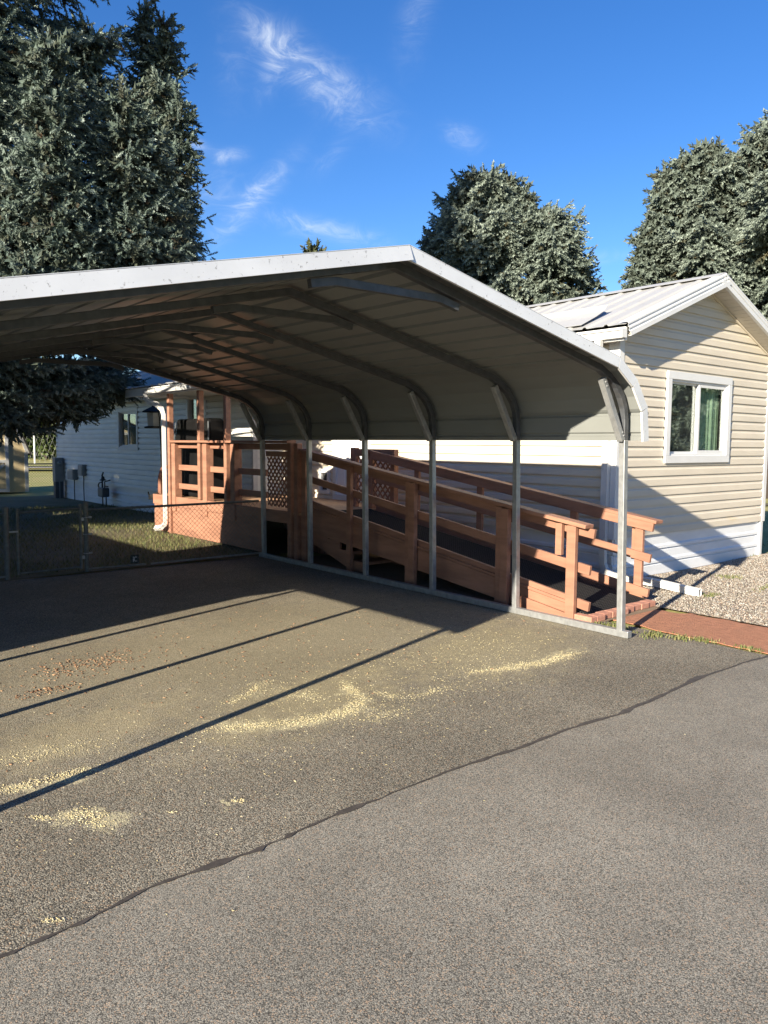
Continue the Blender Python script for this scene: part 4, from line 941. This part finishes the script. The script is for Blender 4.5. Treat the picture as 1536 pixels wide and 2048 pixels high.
def spruce(name, base, specs, label, seed, tmpl, mat, trunk_r, trunk_h, group=None, thick=1.0):
    rng = np.random.default_rng(seed); r = empty(name, base, label, 'tree', group)
    P, Dr, Ln, Ti, BR = [], [], [], [], []
    for sp in specs:
        a = cone_twigs(rng=rng, **sp)
        for X_, Y_ in zip((P, Dr, Ln, Ti, BR), a): X_ += Y_
    P = np.array(P); Dr = np.array(Dr); Ln = np.array(Ln)[:, None]*np.array([[thick, thick, 1]]); Ti = np.array(Ti)
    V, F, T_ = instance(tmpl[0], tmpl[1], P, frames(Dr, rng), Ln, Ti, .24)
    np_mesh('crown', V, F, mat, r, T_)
    mb = MB(); bx, by = base[0], base[1]
    mb.tube([(bx,by,base[2]-.1),(bx+.03,by,trunk_h*.3),(bx,by+.05,trunk_h*.7),(bx,by,trunk_h)], [trunk_r,trunk_r*.8,trunk_r*.45,.03], 10)
    for sp in specs[1:]:                                  # limbs that carry the upturned leaders and outer boughs
        x, y, z = sp['base']; H_ = sp['H']
        if H_ < .8: continue                              # outer boughs lie among the crown's own branches
        if z < .5: mb.tube([(x, y, -.1), (x, y, H_*.6), (x, y, H_)], [trunk_r*.7, trunk_r*.4, .02], 8)
        else:
            h = math.hypot(x-bx, y-by); z1 = max(base[2]+3.6, z-.05*h); q = .55
            mb.tube([(bx, by, z1), (bx+(x-bx)*q, by+(y-by)*q, z1+(z-z1)*.5), (x, y, z+.05), (x, y, z+H_*.9)], [.025+.006*h, .02+.004*h, .018, .008], 6)
    for a, b in BR[::2]:
        l = np.linalg.norm(np.array(b)-np.array(a)); mb.tube([a, b], [.010+.010*l, .006], 4, caps=False)
    mb.build('trunk', M['bark'], r); print(name, len(P), len(F))
    return r
TW = twig_template(22, .20, .062); TWF = twig_template(14, .24, .090)
tall = lambda t: (1-t)**.62*(.55+.45*min(1, t*4+.35)) if t < 1 else 0
spire = lambda t: (1-t)**.75
def at(px, py, dist):
    d = look(px, py); k = dist/math.hypot(d.x, d.y); return (d.x*k, d.y*k, CAM_H+d.z*k)
def mini(px, py, dist, H, Rm, nbr, **k):
    x, y, z = at(px, py, dist); return dict(base=(x, y, z-H), H=H, Rm=Rm, z0=0.0, nbr=nbr, prof=spire, up=.5, dens=k.get('dens', 1.0), twl=k.get('twl', .17), lean=k.get('lean', (0,0)))
bigb = (2.2, 15.4, 0)
specs = [dict(base=bigb, H=21, Rm=3.8, z0=2.6, nbr=215, var=(.84,.92,.98,1.02,1.06), prof=lambda t: .62+.38*min(1, t*6) if t < .42 else .98*(1-(t-.42)/.58)**.8, up=.32, dens=.85, twl=.24)]
for q, dd, rr in (((20,752),16.0,1.15),((75,758),16.2,1.2),((130,752),16.4,1.1),((180,748),16.8,.95),((212,752),17.2,.70),((30,790),16.0,.95),((95,792),16.3,.8),((140,780),16.6,.7),((0,815),15.6,.7)):
    x, y, z = at(*q, dd); specs.append(dict(base=(x, y, z-.30), H=.6, Rm=rr, z0=0.0, nbr=24, prof=lambda t: 1-.5*t, up=-.1, dens=1.0, twl=.19))
specs += [mini(95, 88, 11.0, 2.3, .46, 36), mini(245, 196, 11.3, 2.3, .55, 40), mini(303, 283, 11.5, 1.7, .48, 34), mini(356, 208, 13.1, 2.9, .42, 42), mini(318, 165, 14.1, 2.4, .5, 34),
          mini(25, 330, 11.6, 1.5, .6, 26), mini(130, 350, 11.4, 1.2, .55, 24), mini(205, 330, 11.6, 1.5, .55, 26), mini(345, 405, 12.9, 1.7, .5, 30), mini(325, 45, 15.2, 2.0, .6, 28), mini(60, 535, 11.0, .9, .5, 18), mini(15,470,11.4,1.2,.6,18),
          mini(290,10,15.6,3,.8,30), mini(255, 400, 11.5, 1.2, .6, 26), mini(330, 420, 12.0, 1.5, .55, 28), mini(160, 440, 11.3, 1.2, .6, 24), mini(180, 60, 14.6, 2.4, .8, 34)]
big = spruce('blue_spruce', bigb, specs, 'huge dark blue spruce with upturned pale boughs towering behind the carport at left', 11, TW, M['needles'], .34, 20)
cb = (20.6, 18.4, 0)
rounded = lambda t: (.80+.2*min(1, t*3)) if t < .45 else max(.0, 1-((t-.45)/.56)**2.4)**.6
def leafz(px, py, dist): return at(px, py, dist)
c1 = at(975, 355, 27.6); c2 = at(1098, 425, 26.2)
specs = [dict(base=(c1[0], c1[1], 0), H=c1[2]-.3, Rm=2.05, z0=4.5, nbr=84, var=(.52,.72,.9,1.04,1.16), prof=rounded, up=.45, dens=.95, twl=.30, subl=.55), dict(base=(c2[0], c2[1], 0), H=c2[2], Rm=1.25, z0=4.2, nbr=46, var=(.52,.72,.9,1.04,1.16), prof=rounded, up=.45, dens=1.0, twl=.30, subl=.55)]
x, y, z = at(858, 482, 28); specs += [dict(base=(x, y, z-1.6), H=1.6, Rm=.55, z0=0, nbr=18, prof=spire, up=.5, dens=.8, twl=.24)]
x, y, z = at(1165, 548, 27); specs += [dict(base=(x, y, z-1.6), H=1.7, Rm=1.0, z0=0, nbr=24, prof=spire, up=.4, dens=.8, twl=.24)]
for q in ((930,365),(960,352),(1005,362),(1040,385),(1060,420),(905,430),(1075,450),(1120,455)):
    x, y, z = at(*q, 27.2); specs.append(dict(base=(x, y, z-1.2), H=1.2, Rm=.45, z0=0, nbr=14, prof=spire, up=.6, dens=.8, twl=.24))
for q in ((945,350),(985,348),(1022,362),(1050,392),(885,440),(872,470),(1080,440),(1110,430),(1140,470),(1150,500),(915,385),(1068,425)):
    x, y, z = at(*q, 27.0); specs.append(dict(base=(x, y, z-.9), H=.95, Rm=.20, z0=0, nbr=9, prof=spire, up=.8, dens=.9, twl=.22))
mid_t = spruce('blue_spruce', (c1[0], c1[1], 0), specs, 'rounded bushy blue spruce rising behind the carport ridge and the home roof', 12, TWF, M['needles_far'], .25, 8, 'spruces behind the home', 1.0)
c1 = at(1560, 250, 29); c2 = at(1410, 305, 28)
specs = [dict(base=(c1[0], c1[1], 0), H=c1[2], Rm=3.3, z0=4.0, nbr=100, subl=.55, var=(.55,.75,.92,1.04,1.14), prof=lambda t: .9 if t < .5 else .9*(1-(t-.5)/.5)**.7+.05, up=.4, dens=.75, twl=.31), dict(base=(c2[0], c2[1], 0), H=c2[2], Rm=1.75, z0=4.2, nbr=64, subl=.55, var=(.55,.75,.92,1.04,1.16), prof=lambda t: (1.30-.75*t)*(1 if t < .86 else max(0, (1-t)/.14)**.5), up=.4, dens=.8, twl=.30)]
for q in ((1345,360),(1390,312),(1440,330),(1335,400),(1310,470),(1300,520),(1360,440),(1285,555)):
    x, y, z = at(*q, 27.6); specs.append(dict(base=(x, y, z-1.3), H=1.3, Rm=.65, z0=0, nbr=16, prof=spire, up=.5, dens=.8, twl=.26))
for q in ((1330,345),(1360,330),(1405,300),(1440,310),(1480,315),(1500,290),(1525,262),(1318,390),(1300,440),(1282,475),(1270,540),(1276,560)):
    x, y, z = at(*q, 27.4); specs.append(dict(base=(x, y, z-.9), H=.95, Rm=.22, z0=0, nbr=9, prof=spire, up=.8, dens=.9, twl=.22))
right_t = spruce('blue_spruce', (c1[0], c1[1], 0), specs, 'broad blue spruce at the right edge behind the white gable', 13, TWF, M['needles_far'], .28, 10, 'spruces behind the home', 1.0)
c1 = at(630, 507, 62)
spruce('conifer', (c1[0], c1[1], 0), [dict(base=(c1[0], c1[1], 0), H=c1[2], Rm=2.4, z0=6, nbr=110, prof=lambda t: (1-t)**.55, up=.6, dens=.30, twl=.55)], 'small olive conifer tip peeking over the carport ridge', 14, TWF, M['leaf_brown'], .3, 15)

def plant(src, loc, rz, sc, label, group):
    o = src.copy(); col.objects.link(o); o.location = loc; o.rotation_euler = (0, 0, rz); o.scale = (sc, sc, sc); o['label'] = label; o['group'] = group
    for ch in src.children: c = ch.copy(); col.objects.link(c); c.parent = o
    return o
# unseen spruces placed outside the frame to shade the yard and darken the window panes
plant(big, (-3.4, 15.3, -1.0), 2.1, 1.0, 'tall spruce left of the photo whose shade falls on the grey rear wall', 'spruces along the lot line')
plant(big, (-5.6, 20.9, -1.2), 3.9, .95, 'tall spruce left of the photo behind the first one on the lot line', 'spruces along the lot line')
for i, (x, y, a, k) in enumerate([(23, -1.8, .4, 1.0), (28, -5, 1.9, 1.1), (34, -7, 3.0, 1.2), (10, -22, 4.2, 1.0), (0, -24, 5.1, .9), (-11, -25, .9, 1.0), (41, 9, 2.2, 1.1)]):  # added behind the viewer to cut sky fill and dim reflections
    plant(right_t if i % 2 else mid_t, (x, y, -3.6), a, k, 'added unseen spruce behind the viewer that blocks sky light', 'added unseen spruces behind the viewer')
def bush(name, c, rx, ry, rz_, n, label, seed, leaf=.14, mat=None, cat='bush', trunk=True):
    rng = np.random.default_rng(seed); r = empty(name, (c[0], c[1], c[2]), label, cat, 'leafy bushes beyond the far fence')
    cl = rng.normal(size=(26, 3)); cl /= np.linalg.norm(cl, axis=1, keepdims=True); cl *= rng.uniform(.35, .95, (26, 1)); k = rng.integers(0, 26, n)
    p = cl[k]+rng.normal(size=(n, 3))*.20; p = p*np.array([rx, ry, rz_])+np.array([c[0], c[1], c[2]+rz_*1.0]); p[:, 2] = np.maximum(p[:, 2], c[2]+.05)
    tv = np.array([(-.35,0,0),(0,.1,.5),(.35,0,0),(0,-.1,-.5)]); tf = np.array([(0,1,2,3)])
    V, F, T_ = instance(tv, tf, p, frames(rng.normal(size=(n, 3)), rng), np.full((n, 1), leaf)*rng.uniform(.6, 1.4, (n, 1))*np.ones((1, 3)), np.clip(rng.random(26)[k]*.6+rng.random(n)*.5, 0, 1))
    np_mesh('foliage', V, F, mat or M['leaf'], r, T_)
    mb = MB()
    for i in range(0, 26, 2): mb.tube([(c[0], c[1], c[2]), tuple(np.array([c[0], c[1], c[2]+rz_*.4])+cl[i]*np.array([rx, ry, rz_])*.3), tuple(np.array([c[0], c[1], c[2]+rz_])+cl[i]*np.array([rx, ry, rz_])*.85)], [.06,.04,.015], 5)
    mb.build('stem', M['bark'], r)
for i, (px, dist, rx, rz_, lab) in enumerate([(92, 49, 2.4, 2.3, 'bright green leafy bush beyond the far fence right of the shed'), (40, 52, 3.2, 2.9, 'darker leafy bush rising above the shed roof'), (128, 55, 2.6, 2.6, 'shaded leafy bush just left of the home rear corner'), (-20, 56, 3.4, 3.4, 'tall leafy bush behind the shed at the photo edge'), (70, 60, 4.0, 3.4, 'tall dark tree closing the view behind the far fence')]):
    x, y, z = at(px, 890, dist); bush('leafy_bush', (x, y, hz(x, y)), rx, rx, rz_, 5200, lab, 30+i, .24)

# ------------------------------------------------------------------ stuff: pebbles, grass, straw
rng = np.random.default_rng(5)
ov = np.array([(1,0,0),(-1,0,0),(0,1,0),(0,-1,0),(0,0,.7),(0,0,-.7)], float); of = np.array([(0,2,4),(2,1,4),(1,3,4),(3,0,4),(2,0,5),(1,2,5),(3,1,5),(0,3,5)])
n = 30000; px_ = rng.uniform(7.40, 13.0, n); py_ = rng.uniform(2.4, 5.47, n)
n2 = 1500; px_ = np.concatenate([px_, rng.uniform(7.56, 8.2, n2)]); py_ = np.concatenate([py_, rng.uniform(4.4, 7.0, n2)]); n += n2
keep = (py_ > px_*.40) & ~((px_ > 8.2) & (py_ > 5.46)); px_, py_ = px_[keep], py_[keep]; n = len(px_)
pz = np.array([.016+fg(a, b) for a, b in zip(px_, py_)])
s_ = rng.uniform(.005, .0135, (n, 1))*rng.uniform(.7, 1.3, (n, 3))
V, F, T_ = instance(ov, of, np.stack([px_, py_, pz], 1), frames(rng.normal(size=(n, 3)), rng), s_, rng.random(n))
tag(np_mesh('gravel', V, F, M['pebble'], None, T_), kind='stuff', label='pale mixed pebbles covering the bed below the gable wall', cat='gravel')
bl = np.array([(-.5,0,0),(.5,0,0),(.28,.10,.55),(-.28,.10,.55),(0,.42,1)], float); bf3 = np.array([(0,1,2),(0,2,3),(3,2,4)])
def blades(name, xy, h0, h1, seed, label, cat, zf, wid=.006, t0=0, t1=1):
    rg = np.random.default_rng(seed); n = len(xy); a = rg.uniform(0, 6.283, n); rot = np.zeros((n, 3, 3)); rot[:, 0, 0] = np.cos(a); rot[:, 1, 0] = np.sin(a); rot[:, 0, 1] = -np.sin(a); rot[:, 1, 1] = np.cos(a); rot[:, 2, 2] = 1
    h = rg.uniform(h0, h1, (n, 1)); sc = np.concatenate([np.full((n, 1), wid)*rg.uniform(.7, 1.4, (n, 1)), h*rg.uniform(.3, 1.1, (n, 1)), h], 1)
    z = np.array([zf(x, y) for x, y in xy]); V, F, T_ = instance(bl, bf3, np.concatenate([xy, z[:, None]], 1), rot, sc, rg.uniform(t0, t1, n))
    return tag(np_mesh(name, V, F, M['grass'], None, T_), label, cat, None, 'stuff')
xy = rng.uniform((1.5, 10.3), (7.6, 21), (42000, 2)); cl_ = np.sin(xy[:, 0]*1.9+1)*np.sin(xy[:, 1]*1.4+.5)+rng.normal(size=len(xy))*.5
xy = xy[(cl_ > -.55) & ~((xy[:, 0] > 6.05) & (xy[:, 1] < 14.4))]
blades('grass', xy, .03, .09, 2, 'short patchy lawn grass behind the low chain link fence', 'grass', lambda x, y: .004+fl(x, y), .007)
pts = []
for cx_, cy_, rx, ry, k in ((6.22,4.12,.10,.16,300),(6.26,3.72,.12,.08,170),(6.34,3.5,.08,.09,120),(6.42,3.33,.05,.12,130),(6.45,2.95,.04,.10,120),(8.42,4.3,.12,.06,120),(9.6,4.1,.5,.06,260),(9.7,3.75,.3,.05,160),(9.75,4.75,.16,.14,160),(11.9,5.9,.6,.3,500),(13.0,6.5,.8,.6,900)):
    pts.append(np.stack([rng.normal(cx_, rx*.6, k), rng.normal(cy_, ry*.6, k)], 1))
blades('weeds', np.concatenate(pts), .012, .038, 4, 'low green weeds sprouting round the post foot and through the gravel', 'weeds', lambda x, y: .004+(fg(x, y)+.01 if x > 7.4 else 0), .010, .25, .95)
# pale straw flecks in the drifts and bark chips
sv = np.array([(-.5,-.5,0),(.5,-.5,0),(.5,.5,0),(-.5,.5,0),(-.5,-.5,1),(.5,-.5,1),(.5,.5,1),(-.5,.5,1)], float); sf = np.array([(4,5,6,7),(0,1,5,4),(1,2,6,5),(2,3,7,6),(3,0,4,7)])
def flecks(name, blobs, size, mat, label, cat, seed):
    rg = np.random.default_rng(seed); P = []
    for bx, by, ra, rb, ro, k in blobs:
        q = rg.normal(size=(k, 2))*np.array([ra, rb])*.62; c, s = math.cos(R(ro)), math.sin(R(ro)); P.append(np.stack([bx+q[:, 0]*c-q[:, 1]*s, by+q[:, 0]*s+q[:, 1]*c], 1))
    P = np.concatenate(P); n = len(P); a = rg.uniform(0, 6.283, n); rot = np.zeros((n, 3, 3)); rot[:, 0, 0] = np.cos(a); rot[:, 1, 0] = np.sin(a); rot[:, 0, 1] = -np.sin(a); rot[:, 1, 1] = np.cos(a); rot[:, 2, 2] = 1
    sc = np.stack([size[0]*rg.uniform(.4, 1.5, n), size[1]*rg.uniform(.6, 1.4, n), size[2]*rg.uniform(.5, 1.5, n)], 1)
    ok = P[:, 0] < 6.0
    V, F, T_ = instance(sv, sf, np.concatenate([P, np.full((n, 1), .001)], 1)[ok], rot[ok], sc[ok], rg.random(n)[ok]); return tag(np_mesh(name, V, F, mat, None, T_), label, cat, None, 'stuff')
flecks('straw', [(bx, by, ra*.8, rb*.9, ro, int(260*st*min(4, ra/.2))) for bx, by, ra, rb, ro, st in streak_blobs()]+[(3.4,4.2,2.4,.9,10,1800),(4.6,4.2,1.0,.5,20,400)], (.008,.0026,.0015), M['straw'], 'pale yellow straw and sawdust flecks drifted over the driveway', 'straw', 3)
flecks('bark_chips', [(2.0,5.92,.42,.20,8,260),(1.55,5.45,.22,.10,8,80),(3,5.6,2.2,1.2,10,420)], (.016,.007,.003), M['chips'], 'brown bark chips scattered in the sunlit part of the driveway', 'bark chips', 6)
